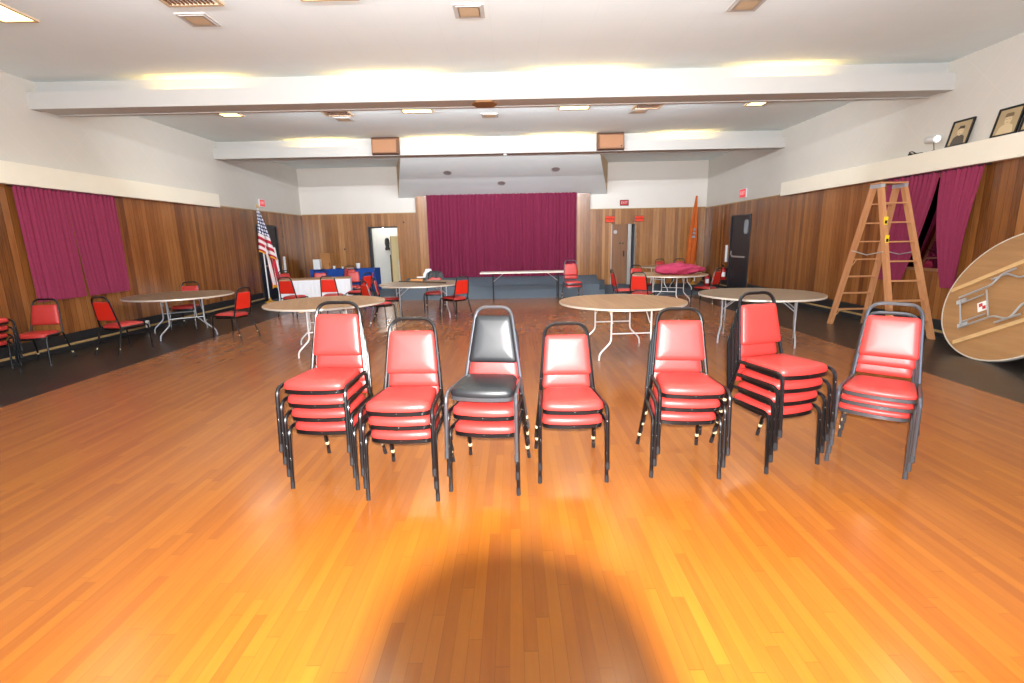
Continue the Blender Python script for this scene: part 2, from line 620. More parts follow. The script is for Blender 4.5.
# thin cap moulding on the panelling
b = bmesh.new()
box(b, XL, XL+.03, 12.6, YB, ZW, ZW+.025)
box(b, XR-.03, XR, 12.6, YB, ZW, ZW+.025)
box(b, XL+.03, -3.33, YB-.03, YB, 2.6, 2.625)
box(b, 2.69, XR-.03, YB-.03, YB, 2.6, 2.625)
struct('trim_5', b, MT['rough_tan'], label='narrow tan cap moulding over the panelling')
# white shelf boxes above the panelling
struct('trim_6', newbox(XL, XL+.14, YF, 12.6, 2.55, 2.865, bevel=.006), MT['trimw'], label='cream boxed ledge along the left wall')
struct('trim_7', newbox(XR-.14, XR, YF, 12.6, 2.55, 2.865, bevel=.006), MT['trimw'], label='cream boxed ledge along the right wall')
# base boards
def baseboard(name, x, s, segs):
    b = bmesh.new()
    for y0, y1 in segs:
        box(b, min(x, x+s*.025), max(x, x+s*.025), y0, y1, .1, .26, 0)
        box(b, min(x, x+s*.05), max(x, x+s*.05), y0, y1, .07, .1, 1)
        box(b, min(x, x+s*.09), max(x, x+s*.09), y0, y1, 0, .07, 0)
    struct(name, b, [MT['base_black'], MT['rough_tan']])
baseboard('baseboard_left', XL, 1, ((YF, 14.4), (15.7, YB)))
baseboard('baseboard_right', XR, -1, ((YF, 14.2), (15.56, YB)))

# beams with light troughs
def beam(name, y, label):
    b = bmesh.new()
    box(b, XL, XR, y+.17, y+.5, 3.745, ZC)
    box(b, XL, XR, y, y+.17, 3.722, 3.755)
    box(b, XL, XR, y, y+.022, 3.755, 3.965)
    box(b, XL, XR, y+.47, y+.5, 3.732, 3.745)
    box(b, XL, XR, y+.5, y+.68, 3.765, 3.785)  # added rear shelf: holds the fill tubes, blocks their downward light
    return struct(name, b, MT['beam'], label=label)
beam('trim_8', 8.10, 'nearer white ceiling beam with light trough')
beam('trim_12', 3.35, 'unseen white ceiling beam overhead, added to carry fill tubes')  # added out of view to hold a row of fill tubes
beam('trim_9', 12.85, 'farther white ceiling beam with light trough')
b = bmesh.new()
box(b, XL, XR, 8.63, 8.66, 4.10, ZC)
struct('trim_10', b, MT['brown_patch'], label='thin brown strip behind the nearer beam')

# sloping soffit over the stage
b = bmesh.new()
def soff(x0b, x1b, x0t, x1t, yt, zb):
    pts = [(x0b, YB, zb), (x1b, YB, zb), (x1b, YB, ZC), (x0b, YB, ZC), (x0t, yt, ZC), (x1t, yt, ZC)]
    v = [b.verts.new(p) for p in pts]
    for q, m in (((0, 1, 5, 4), 0), ((1, 2, 5), 1), ((0, 4, 3), 1), ((3, 4, 5, 2), 0), ((0, 3, 2, 1), 0)):
        f = b.faces.new([v[i] for i in q])
        f.material_index = m
soff(-3.92, 3.29, -3.2, 2.55, 15.1, 3.11)
struct('trim_11', b, [MT['soffit'], MT['vent_tan']], label='grey sloping soffit over the stage')

# stage platform and its side step
def prism(bm, poly, z0, z1, mat=0):
    lo = [bm.verts.new((x, y, z0)) for x, y in poly]
    hi = [bm.verts.new((x, y, z1)) for x, y in poly]
    n = len(poly)
    for k in range(n):
        bm.faces.new((lo[k], lo[(k+1) % n], hi[(k+1) % n], hi[k]))
    bm.faces.new(lo[::-1])
    bm.faces.new(hi)
    for f in bm.faces:
        f.material_index = mat
    return bm
b = prism(bmesh.new(), [(-3.2, YS), (2.42, YS), (2.95, YB-TP), (-3.75, YB-TP)], 0, .36)
o = struct('stage_platform', b, MT['carpet'], label='low stage platform covered in grey blue carpet')
b = prism(bmesh.new(), [(2.42, YS+.25), (2.62, YS+.25), (3.24, YB-TP-.002), (2.95, YB-TP-.002)], 0, .18)
o = struct('stage_step', b, MT['carpet'], label='carpeted low step at the right end of the stage')

# closet beyond the left opening
b = bmesh.new()
box(b, OX0-.7, OX0-.6, YB+T, YB+2.7, 0, 2.7)
box(b, OX1+.6, OX1+.7, YB+T, YB+2.7, 0, 2.7)
box(b, OX0-.6, OX1+.6, YB+2.6, YB+2.7, 0, 2.7)
box(b, OX0-.6, OX1+.6, YB+T, YB+2.6, 2.6, 2.7)
box(b, OX0-.6, OX1+.6, YB+T, YB+2.6, -.1, 0)
struct('wall_closet', b, MT['closet_white'], label='white walls of the closet behind the left doorway')
b = bmesh.new()
box(b, OX0-.05, OX0+.03, YB-.05, YB+T, 0, OZ+.05)
box(b, OX0+.03, OX1, YB-.05, YB+T, OZ, OZ+.05)
struct('door_4', b, MT['door_black'], label='black frame of the open doorway')
# rest-room door
b = bmesh.new()
box(b, RX0, RX1, YB+T+.45, YB+T+.5, 0, RZ+.1)
box(b, RX0-.05, RX0, YB+T, YB+T+.5, 0, RZ+.1)
box(b, RX1, RX1+.05, YB+T, YB+T+.5, 0, RZ+.1)
box(b, RX0, RX1, YB+T, YB+T+.5, RZ, RZ+.1)
struct('wall_alcove', b, MT['grey_wall'], label='grey recess behind the rest room door')
b = bmesh.new()
box(b, RX0+.02, 4.02, YB+.01, YB+.05, .02, RZ)
d3 = struct('door_3', b, MT['door_wood'], label='brown rest room door')
b = bmesh.new()
box(b, RX0, RX0+.03, YB-.03, YB+.06, 0, RZ)
box(b, 4.03, 4.15, YB-.03, YB+.06, 0, RZ)
struct('door_frame', b, MT['metal_strip'], d3)
b = bmesh.new()
box(b, 3.88, 3.93, YB-.005, YB+.012, .98, 1.18)
box(b, 3.74, 3.80, YB-.002, YB+.012, 1.42, 1.46)
box(b, 3.84, 3.90, YB-.002, YB+.012, 1.42, 1.46)
struct('door_hardware', b, MT['dark'], d3)
b = bmesh.new()
ring_solid(b, round_poly([(-.06, -.06), (.06, -.06), (.06, .06), (-.06, .06)], .05), [(1, 0), (1, .01)], Matrix.Translation((3.6, YB+.012, 1.83)) @ Matrix.Rotation(PI/2, 4, 'X'))
struct('door_plaque', b, MT['metal_strip'], d3)

# black side doors
def side_door(name, x, s, y0, y1, zt, label):
    b = bmesh.new()
    xa, xb = (x, x+s*.02)
    box(b, min(xa, xb), max(xa, xb), y0+.06, y1-.06, 0, zt-.05)
    d = struct(name, b, MT['door_black'], label=label)
    b = bmesh.new()
    xa, xb = (x, x+s*.05)
    for (a, c, z0, z1) in ((y0, y0+.06, 0, zt), (y1-.06, y1, 0, zt), (y0+.06, y1-.06, zt-.05, zt)):
        box(b, min(xa, xb), max(xa, xb), a, c, z0, z1)
    struct('door_frame', b, MT['door_black'], d)
    b = bmesh.new()
    xa, xb = x+s*.02, x+s*.06
    box(b, min(xa, xb), max(xa, xb), y0+.25, y1-.2, .98, 1.03, bevel=.008)
    tube(b, [(x+s*.02, y1-.25, 1.02), (x+s*.09, y1-.25, 1.05), (x+s*.09, y1-.25, 1.17)], .014)
    struct('door_handle', b, MT['metal_strip'], d)
    b = bmesh.new()
    ring_solid(b, round_poly([(-.12, -.2), (.12, -.2), (.12, .2), (-.12, .2)], .1), [(1, 0), (1, .012)], Matrix.Translation((x+s*.02, y0+.28, zt-.35)) @ Matrix.Rotation(s*PI/2, 4, 'Y') @ Matrix.Rotation(PI/2, 4, 'Z'))
    struct('door_notice', b, MT['grey_wall'], d)
    return d
side_door('door_1', XL, 1, 14.45, 15.66, 2.2, 'black door in the left wall behind the flag')
side_door('door_2', XR, -1, 14.25, 15.52, 2.22, 'black door in the right wall')

# ------------------------------------------------------------------ folding chairs: prototype meshes
def make_chair(frame, pad, padback, cap, top=.90, tw=.152, p0=.53, p1=.82, th=1.0):
    root = thing('stacking_chair', 'chair', 'chair')
    r = .0126
    sz = .374            # underside of the seat
    # seat cushion and its steel rim, the front edge slightly bowed
    ol = [Vector((p.x, p.y-.03*max(0, 1-(p.x/.2)**2)*(1 if p.y < 0 else 0), 0)) for p in round_poly([(-.172, .165), (-.192, -.03), (-.206, -.22), (-.1, -.221), (0, -.221), (.1, -.221), (.206, -.22), (.192, -.03), (.172, .165)], .045)]
    link_mesh('seat', ring_solid(bmesh.new(), ol, [(q, sz+.024+(h-.424)*th) for q, h in ((.94, .424), (1.0, .43), (1.015, .447), (.985, .466), (.9, .480), (.7, .489), (.35, .493))]), pad, root, True)
    link_mesh('seat_frame', ring_solid(bmesh.new(), ol, [(.98, sz), (1.0, sz+.002), (1.0, sz+.025), (.98, sz+.027)]), frame, root, False)
    # back cushion: authored flat (x, height, thickness) then leaned
    sl = .1/.5
    ang = math.atan(sl)
    def half(z):
        return .197 + (tw-.197)*(z-.40)/(top-.40) - .006
    zc = (p0+p1)/2
    hh = (p1-p0)/2/math.cos(ang)
    ol = round_poly([(-half(p0), -hh), (half(p0), -hh), (half(p1), hh), (-half(p1), hh)], .026)
    Mx = Matrix.Translation((0, .175+sl*(zc-.40)-.012, zc)) @ Matrix.Rotation(PI/2-ang, 4, 'X')
    # +z of the authored pad faces the sitter (-y)
    bk = ring_solid(bmesh.new(), ol, [(.96, -.016), (1.0, -.012), (1.0, .004), (.985, .014), (.93, .022), (.75, .027), (.4, .029)], Mx)
    bo = link_mesh('backrest', bk, pad, root, True)
    ol2 = [Vector((p.x*.96, p.y*.96, 0)) for p in ol]
    link_mesh('back_panel', ring_solid(bmesh.new(), ol2, [(.98, -.022), (1, -.02), (1, -.013)], Mx), padback, bo, False)
    # hoop above the seat
    yt = .175+sl*(top-.40)
    hoop = rounded([(-.197, .175, .40), (-tw, yt, top), (tw, yt, top), (.197, .175, .40)], min(.095, tw*.62), 7)
    link_mesh('back_frame', tube(bmesh.new(), hoop, r), frame, root, True)
    for s in (-1, 1):
        bm = bmesh.new()
        tube(bm, rounded([(s*.226, -.272, .012), (s*.222, -.248, sz+.05), (s*.197, .17, sz+.04)], .065, 6), r)
        lg = link_mesh('leg', bm, frame, root, True)
        link_mesh('foot_cap', tube(bmesh.new(), [(s*.226, -.272, 0), (s*.2253, -.269, .05)], .0138), cap, lg, True)
        bm = bmesh.new()
        tube(bm, rounded([(s*.228, .30, .012), (s*.2, .19, .35), (s*.197, .175, .41)], .05, 4), r)
        lg = link_mesh('leg', bm, frame, root, True)
        link_mesh('foot_cap', tube(bmesh.new(), [(s*.228, .30, 0), (s*.2241, .284, .05)], .0138), cap, lg, True)
        link_mesh('leg_bumper', tube(bmesh.new(), [(s*.2208, .272, .088), (s*.2192, .2655, .108)], .0148), MT['brass'], lg, True)
    return root

PROTO = {'black': make_chair(MT['black_steel'], MT['pad'], MT['pad_back'], MT['base_black']),
         'chrome': make_chair(MT['chrome'], MT['pad'], MT['pad_back'], MT['grey_cap'], .965, .155, .58, .875, .75),
         'grey': make_chair(MT['chrome'], MT['pad_dark'], MT['pad_dark'], MT['grey_cap'], .90, .122, .52, .845)}
USED = set()
def chair(kind, x, y, deg, z, label, group):
    if kind not in USED:
        USED.add(kind)
        c = PROTO[kind]
    else:
        c = copy_tree(PROTO[kind])
    c.location = (x, y, z)
    c.rotation_euler = (0, 0, math.radians(deg))
    tag(c, label, 'chair', group)
    return c

ORD = {1: ['{}'], 2: ['lower', 'top'], 3: ['bottom', 'middle', 'top'], 4: ['bottom', 'second lowest', 'second highest', 'top']}
def stack(n, fx, fy, deg, kinds, where, group, up=.1, fw=.028, side=0.0):
    # fx, fy = middle of the front feet of the bottom chair
    a = math.radians(deg)
    f = Vector((math.sin(a), -math.cos(a)))
    c = Vector((fx, fy)) - f*.272
    for k in range(n):
        p = c + f*fw*k + Vector((-f.y, f.x))*side*k
        z = up[k] if isinstance(up, (list, tuple)) else up*k
        kd = kinds[k] if isinstance(kinds, (list, tuple)) else kinds
        look = {'black': 'red vinyl chair', 'chrome': 'chrome framed red chair', 'grey': 'tall black vinyl chair'}[kd]
        chair(kd, p.x, p.y, deg, z, '%s, %s one in %s' % (look, ORD[n][k], where), group)

GS = 'chairs stacked in the front row'
stack(4, -1.295, 3.064, -4, 'black', 'the leftmost front stack of four', GS, up=.102)
stack(3, -.733, 2.895, -3, 'black', 'the second front stack from the left', GS)
stack(3, -.215, 2.97, -8.5, ['black', 'black', 'grey'], 'the front stack topped by black vinyl', GS, up=[0, .125, .26])
stack(2, .382, 3.094, 0, 'black', 'the front stack of only two', GS, up=.108)
stack(3, 1.15, 3.13, -5, 'black', 'the front stack right of the pair', GS, side=.014)
stack(4, 1.945, 3.24, 17, 'black', 'the second front stack from the right', GS)
stack(3, 2.43, 3.21, -41, 'chrome', 'the rightmost front stack', GS, up=.074, side=.012)
stack(4, -6.66, 6.2, 90, 'black', 'the stack cut by the left picture edge', 'chairs stacked by the left wall')
stack(2, 1.56, 12.72, 4, 'chrome', 'the short stack beside the stage table', 'chairs stacked before the stage')

GL = 'loose chairs around the hall'
R_ = 'red vinyl chair '
chair('black', -6.85, 6.98, 14, 0, R_+'alone under the left window curtain, facing the camera', GL)
chair('black', -6.2, 7.68, 168, 0, R_+'between left curtain and far left table, turned to the table', GL)
chair('black', -4.97, 8.67, -102, 0, R_+'at the right side of the far left table', GL)
chair('black', -6.66, 10.0, 10, 0, R_+'behind the far left table, half hidden by it', GL)
chair('black', -5.08, 11.35, 172, 0, R_+'at the left front of the white skirted table, beside the flag', GL)
chair('black', -4.25, 11.55, 184, 0, R_+'centred before the white skirted table, back to the camera', GL)
chair('black', -3.85, 12.35, -110, 0, R_+'at the right end of the white skirted table', GL)
chair('black', -4.05, 13.5, -75, 0, R_+'seen edge-on before the blue skirted table', GL)
chair('black', -5.3, 15.95, 4, 0, R_+'standing against the blue skirted table', GL)
chair('black', -4.55, 14.0, 10, 0, R_+'behind the right end of the white skirted table', GL)
chair('black', -5.35, 13.75, 20, 0, R_+'behind the middle of the white skirted table', GL)
chair('black', -6.25, 13.9, 60, 0, R_+'at the far left end of the white table, below the flag', GL)
chair('black', -2.72, 9.8, 130, 0, R_+'at left of the table with the stick, nearer of two', GL)
chair('black', -2.72, 10.62, 100, 0, R_+'at left of the table with the stick, farther of two', GL)
chair('black', -1.25, 10.55, -135, 0, R_+'at right of the table with the stick', GL)
chair('black', -1.9, 11.85, 4, 0, R_+'behind the table with the stick, under a black jacket', GL)
chair('black', 2.55, 11.5, 92, 0, R_+'in profile at left of the table with the magenta bundle', GL)
chair('black', 2.78, 10.75, 150, 0, R_+'with its back to us before the magenta bundle table', GL)
chair('black', 3.35, 13.1, 14, 0, R_+'behind the left of the magenta bundle table', GL)
chair('black', 4.55, 11.65, -138, 0, R_+'at right of the table with the magenta bundle', GL)
chair('black', 5.0, 16.62, 10, 0, R_+'left one behind the farthest right round table', GL)
chair('black', 5.52, 16.5, -14, 0, R_+'right one behind the farthest right round table', GL)

# ------------------------------------------------------------------ round folding tables
def make_table(top_mat, leg_mat):
    root = thing('round_folding_table', 'table', 'table')
    R, zt = .89, .74
    n = 64
    link_mesh('tabletop', lathe(bmesh.new(), [(R-.012, zt-.024), (R-.004, zt-.022), (R-.004, zt-.001), (R-.012, zt)], n), top_mat, root, False)
    bm = bmesh.new()
    v = []
    for (r_, z) in ((R-.004, zt-.027), (R, zt-.026), (R, zt-.001), (R-.004, zt)):
        v.append([bm.verts.new((r_*math.cos(2*PI*k/n), r_*math.sin(2*PI*k/n), z)) for k in range(n)])
    for i in range(4):
        a, c = v[i], v[(i+1) % 4]
        for k in range(n):
            bm.faces.new((a[k], a[(k+1) % n], c[(k+1) % n], c[k]))
    link_mesh('edge_band', bm, MT['band'], root, True)
    for s in (-1, 1):
        link_mesh('runner', newbox(-.72, .72, s*.33-.03, s*.33+.03, zt-.054, zt-.024, bevel=.004), MT['batten'], root)
    r = .0125
    for sx in (-1, 1):
        for s in (-1, 1):
            pts = rounded([(sx*.50, s*.27, zt-.05), (sx*.50, s*.27, .25), (sx*.52, s*.43, .09), (sx*.52, s*.435, 0)], .05, 4)
            link_mesh('leg', tube(bmesh.new(), pts, r), leg_mat, root, True)
            link_mesh('brace', tube(bmesh.new(), [(sx*.497, s*.252, .50), (sx*.25, s*.252, zt-.028)], .008), leg_mat, root, True)
        bm = bmesh.new()
        tube(bm, [(sx*.50, -.26, .36), (sx*.50, .26, .36)], .01)
        link_mesh('crossbar', bm, leg_mat, root, True)
    return root
TP1 = make_table(MT['ply'], MT['white_steel'])
TP2 = make_table(MT['ply_dull'], MT['silver'])
TL = [(TP1, 1.545, 7.03, 93, 'round plywood table in mid floor behind the front stacks', None),
      (TP2, 3.80, 7.62, -28, 'round dull plywood table near the ladder', None),
      (TP1, -2.91, 7.6, 111, 'round plywood table behind the leftmost front stacks', None),
      (TP2, -6.22, 9.18, -50, 'round dull table by the left wall curtain', None),
      (TP2, -2.02, 10.8, 20, 'round table with a dark stick lying on it', None),
      (TP1, 3.80, 12.12, 62, 'round table under the magenta cloth bundle', None),
      (TP1, 4.85, 15.45, 30, 'farthest right round table, behind the magenta bundle', None)]
seen = set()
for pr, x, y, d, lab, g in TL:
    t = pr if id(pr) not in seen else copy_tree(pr)
    seen.add(id(pr))
    t.location = (x, y, 0)
    t.rotation_euler = (0, 0, math.radians(d))
    tag(t, lab, 'table', 'round folding tables')

# folded round table leaning on the right wall
xb, yb = 5.92, 6.2
R = .89
dx = XR-TP-.09-xb
dz = math.sqrt(4*R*R-dx*dx)
u = Vector((dx, 0, dz)).normalized()
vv = Vector((0, -1, 0))
nn = u.cross(vv)            # points to the wall side or room side
if nn.x > 0:
    vv = -vv
    nn = u.cross(vv)
cc = Vector((xb, yb, 0)) + u*R
Mlean = Matrix(((vv.x, u.x, -nn.x, cc.x), (vv.y, u.y, -nn.y, cc.y), (vv.z, u.z, -nn.z, cc.z), (0, 0, 0, 1)))
# local: x along the wall towards the camera, y up the slope, z towards the wall (the room sees -z)
lt = thing('folded_round_table', 'folded round plywood table leaning underside out on the right wall', 'table', group='round folding tables')
lt.matrix_world = Matrix.Translation(Vector((xb, yb, 0)))
Ml = Matrix.Translation((-xb, -yb, 0)) @ Mlean
rotp = Matrix.Rotation(math.radians(0), 4, 'Z')
def lobj(name, bm, m, par=lt, smooth=True):
    bmesh.ops.transform(bm, matrix=Ml, verts=bm.verts)
    return link_mesh(name, bm, m, par, smooth)
n = 72
lobj('tabletop', lathe(bmesh.new(), [(R-.01, 0), (R-.004, .002), (R-.004, .022), (R-.01, .024)], n), MT['ply_under'], lt, False)
bm = bmesh.new()
v = []
for (r_, z) in ((R-.016, -.006), (R, -.004), (R, .030), (R-.016, .032)):
    v.append([bm.verts.new((r_*math.cos(2*PI*k/n), r_*math.sin(2*PI*k/n), z)) for k in range(n)])
for i in range(4):
    for k in range(n):
        bm.faces.new((v[i][k], v[i][(k+1) % n], v[(i+1) % 4][(k+1) % n], v[(i+1) % 4][k]))
lobj('edge_band', bm, MT['band'])
LA = Matrix.Rotation(math.radians(-33), 4, 'Z')
for s in (-1, 1):
    lobj('runner', box(bmesh.new(), -.72, .72, s*.42-.028, s*.42+.028, -.03, 0, M=LA), MT['batten'], lt, False)
def ltube(name, pts, r, m=MT['silver'], rad=.05):
    bm = bmesh.new()
    tube(bm, rounded(pts, rad, 4) if len(pts) > 2 else pts, r)
    bmesh.ops.transform(bm, matrix=LA, verts=bm.verts)
    return lobj(name, bm, m)
for sx in (-1, 1):
    for s in (-1, 1):
        ltube('leg', [(sx*.60, s*.19, -.035), (sx*.12, s*.19, -.035), (-sx*.02, s*.33, -.035), (-sx*.2, s*.33, -.035)] if sx < 0 else [(sx*.60, s*.235, -.05), (sx*.2, s*.235, -.05), (sx*.06, s*.34, -.05), (-sx*.1, s*.34, -.05)], .012)
        ltube('brace', [(sx*.62, s*.15, -.03), (sx*.30, s*.15, -.03)], .01)
    ltube('crossbar', [(sx*.26, -.2, -.04), (sx*.26, .2, -.04)], .01)
    ltube('crossbar', [(sx*.60, -.2, -.04), (sx*.60, .2, -.04)], .01)
    for s in (-1, 1):
        lobj('hinge_plate', box(bmesh.new(), sx*.60-.06, sx*.60+.06, s*.19-.03, s*.19+.03, -.022, 0, M=LA), MT['silver'], lt, False)
ws = lobj('label_sticker', box(bmesh.new(), .29, .41, -.07, .07, -.003, 0, M=LA), MT['white_paint'], lt, False)
bm = bmesh.new()
box(bm, .31, .35, -.05, .0, -.005, -.003, M=LA)
box(bm, .345, .39, .0, .05, -.005, -.003, M=LA)
lobj('printed_mark', bm, MT['red_paint'], ws, False)

# ------------------------------------------------------------------ rectangular tables
def rect_table(name, label, x, y, deg, L, D, H, top, leg):
    t = thing(name, label, 'table', (x, y, 0), math.radians(deg))
    link_mesh('tabletop', newbox(-L/2, L/2, -D/2, D/2, H-.03, H, bevel=.006), top, t)
    for sx in (-1, 1):
        for s in (-1, 1):
            link_mesh('leg', tube(bmesh.new(), [(sx*(L/2-.34), s*(D/2-.1), H-.03), (sx*(L/2-.34), s*(D/2-.1), 0)], .013), leg, t, True)
        link_mesh('crossbar', tube(bmesh.new(), [(sx*(L/2-.34), -(D/2-.1), .14), (sx*(L/2-.34), D/2-.1, .14)], .011), leg, t, True)
        link_mesh('brace', tube(bmesh.new(), [(sx*(L/2-.34), 0, .52), (sx*(L/2-.64), 0, H-.03)], .009), MT['silver'], t, True)
        link_mesh('crossbar', tube(bmesh.new(), [(sx*(L/2-.34), -(D/2-.1), .52), (sx*(L/2-.34), D/2-.1, .52)], .011), leg, t, True)
    return t
rect_table('long_folding_table', 'long narrow folding table standing in front of the stage', .33, 13.5, 1, 2.44, .6, .78, MT['band'], MT['dark'])

def skirt_mesh(L, D, H, z0=.03, amp=.012, waves=46, sides=True):
    bm = bmesh.new()
    per = []
    c = [(-L/2, -D/2), (L/2, -D/2), (L/2, D/2), (-L/2, D/2)]
    for i in range(4):
        a, b_ = Vector(c[i]), Vector(c[(i+1) % 4])
        k = int((b_-a).length*40)
        nrm = Vector(((b_-a).y, -(b_-a).x)).normalized()
        for j in range(k):
            per.append((a.lerp(b_, j/k), nrm))
    rows = []
    for zi in range(5):
        z = H+.004 - (H-z0)*zi/4
        row = []
        for j, (p, nrm) in enumerate(per):
            q = p + nrm*(.008 + amp*(.5+.5*math.sin(j*1.3+math.sin(j*.37)*1.5))*(.3+.7*zi/4))
            row.append(bm.verts.new((q.x, q.y, z)))
        rows.append(row)
    m = len(per)
    for a, b_ in zip(rows, rows[1:]):
        for j in range(m):
            bm.faces.new((a[j], a[(j+1) % m], b_[(j+1) % m], b_[j]))
    return bm
wt = rect_table('serving_table', 'plain topped table behind the white pleated skirt', -5.18, 13.0, 15, 1.72, .72, .74, MT['ply'], MT['dark'])
sk = link_mesh('table_skirt', skirt_mesh(1.72, .72, .715, amp=.02), MT['white_cloth'], None, True, (-5.18, 13.0, 0), math.radians(15))
tag(sk, 'white pleated skirt around the table near the flag', 'table skirt')
rect_table('buffet_table', 'long table under the royal blue cloth at the back wall', -5.72, 17.02, 0, 2.16, .7, .77, MT['ply'], MT['dark'])
bm = skirt_mesh(2.16, .7, .775, amp=.012)
top = [bm.verts.new(p) for p in ((-1.09, -.36, .779), (1.09, -.36, .779), (1.09, .36, .779), (-1.09, .36, .779))]
bm.faces.new(top)
sk = link_mesh('tablecloth', bm, MT['blue_cloth'], None, True, (-5.72, 17.02, 0))
tag(sk, 'royal blue cloth over the long table at the back wall', 'tablecloth')

# ------------------------------------------------------------------ curtains
def drape(name, label, P, top, bot, z0, z1, folds, amp, mat, group=None, nrm=1, zb=None, seed=0, belly=0):
    # hangs in a plane; P maps (along, out, z) to world
    rnd = random.Random(seed)
    ph = [rnd.uniform(0, 6.28) for _ in range(4)]
    bm = bmesh.new()
    nu, nv = folds*8, 14
    g = []
    for j in range(nv+1):
        t = j/nv
        row = []
        a0 = top[0]+(bot[0]-top[0])*t**1.3
        a1 = top[1]+(bot[1]-top[1])*t**1.3
        for i in range(nu+1):
            s_ = i/nu
            w = math.sin(2*PI*folds*s_ + .8*math.sin(2*PI*s_*folds*.31+ph[0]) + .25*math.sin(5*t+ph[1]))
            w2 = math.sin(2*PI*folds*.43*s_+ph[2]+.4*t)
            out = .05 + amp*(w*.8+w2*.5)*(.55+.45*t) + belly*math.sin(PI*t)
            zbb = z0 if zb is None else z0 + (zb-z0)*s_
            z = z1-(z1-zbb)*t
            row.append(bm.verts.new(P(a0+(a1-a0)*s_, out, z)))
        g.append(row)
    for a, b_ in zip(g, g[1:]):
        for i in range(nu):
            bm.faces.new((a[i], a[i+1], b_[i+1], b_[i]))
    o = link_mesh(name, bm, mat, None, True)
    return tag(o, label, 'curtain', group)
drape('stage_curtain', 'burgundy pleated curtain closing the stage opening', lambda a, o_, z: (a, YB-.12-o_, z), (-2.93, 2.22), (-2.93, 2.22), .37, 3.22, 40, .028, MT['stage_cloth'], seed=3)
LP = lambda a, o_, z: (XL+TP+.02+o_, a, z)
drape('window_curtain', 'magenta curtain on the left wall, panel nearer the camera', LP, (7.47, 8.33), (7.5, 8.36), .83, 2.545, 12, .022, MT['win_cloth'], 'window curtains', seed=5)
drape('window_curtain', 'magenta curtain on the left wall, panel farther from the camera', LP, (8.34, 9.36), (8.45, 9.36), .83, 2.545, 12, .022, MT['win_cloth'], 'window curtains', seed=6)
RP = lambda a, o_, z: (XR-TP-.012-o_, a, z)
drape('window_curtain', 'magenta curtain on the right wall hanging straight behind the ladder', RP, (8.02, 9.12), (8.52, 9.1), .8, 2.545, 12, .022, MT['win_cloth'], 'window curtains', seed=7)
drape('window_curtain', 'magenta curtain on the right wall swept aside and gathered', RP, (7.27, 8.0), (7.47, 7.70), .77, 2.545, 12, .026, MT['win_cloth'], 'window curtains', seed=8, belly=.05)
for s, x in ((1, XL+TP), (-1, XR-TP)):
    y0, y1 = ((7.4, 9.44) if s > 0 else (7.2, 9.2))
    bm = bmesh.new()
    tube(bm, [(x+s*.06, y0, 2.53), (x+s*.06, y1, 2.53)], .01)
    o = link_mesh('curtain_rod', bm, MT['dark'], None, True)
    tag(o, 'curtain rod over the %s wall window' % ('left' if s > 0 else 'right'), 'curtain rod')

# ------------------------------------------------------------------ step ladder
ld = thing('step_ladder', 'tall wooden double step ladder standing by the right wall window', 'ladder', (6.13, 8.24, 0))
ty = .07
TOPZ = 2.38
def rail_pts(sx, sy):
    return Vector((sx*.31, sy*.75, 0)), Vector((-.10+sx*.18, sy*ty, TOPZ))
for sy_ in (-1, 1):
    for sx in (-1, 1):
        a, c = rail_pts(sx, sy_)
        bm = bmesh.new()
        w, d = .029, .045
        rings = []
        for p in (a, c):
            rings.append([bm.verts.new((p.x+q[0]*w, p.y+q[1]*d, p.z)) for q in ((-1, -1), (1, -1), (1, 1), (-1, 1))])
        for k in range(4):
            bm.faces.new((rings[0][k], rings[0][(k+1) % 4], rings[1][(k+1) % 4], rings[1][k]))
        bm.faces.new(rings[0][::-1])
        bm.faces.new(rings[1])
        rl = link_mesh('rail', bm, MT['pine'], ld)
        if sy_ < 0 and sx < 0:
            for zz in (1.50, 1.78):
                t = zz/TOPZ
                p = a.lerp(c, t)
                st = link_mesh('warning_sticker', newbox(p.x-.027, p.x+.027, p.y-d-.010, p.y-d+.004, zz-.085, zz+.085), MT['yellow'], rl)
                link_mesh('sticker_print', newbox(p.x-.018, p.x+.018, p.y-d-.012, p.y-d-.0095, zz-.02, zz+.03), MT['dark'], st)
    for k in range(1, 8):
        z = .30*k - .02
        t = z/TOPZ
        a, c = rail_pts(-1, sy_)
        a2, c2 = rail_pts(1, sy_)
        p, q = a.lerp(c, t), a2.lerp(c2, t)
        bm = newbox(p.x+.015, q.x-.015, p.y-.04, p.y+.04, z-.011, z+.011)
        if sy_ > 0 and k in (1, 4):
            for xx, s in ((p.x+.02, 1), (q.x-.02, -1)):
                tube(bm, [(xx, p.y-.03, z-.1), (xx+s*.06, p.y-.03, z-.012)], .008)
        link_mesh('rung', bm, MT['pine'], ld)
link_mesh('top_cap', newbox(-.32, .12, -.12, .12, TOPZ, TOPZ+.025, bevel=.004), MT['pine'], ld)
for sx in (-1, 1):
    zz = 1.33
    t = zz/TOPZ
    p = rail_pts(sx, -1)[0].lerp(rail_pts(sx, -1)[1], t)
    q = rail_pts(sx, 1)[0].lerp(rail_pts(sx, 1)[1], t)
    link_mesh('spreader', tube(bmesh.new(), [(p.x+sx*.026, p.y, zz), (p.x+sx*.026, 0, zz-.06), (q.x+sx*.026, q.y, zz)], .008), MT['silver'], ld, True)
    link_mesh('top_bracket', newbox(-.10+sx*.18-.03, -.10+sx*.18+.03, -.13, .13, TOPZ-.06, TOPZ-.001), MT['silver'], ld)

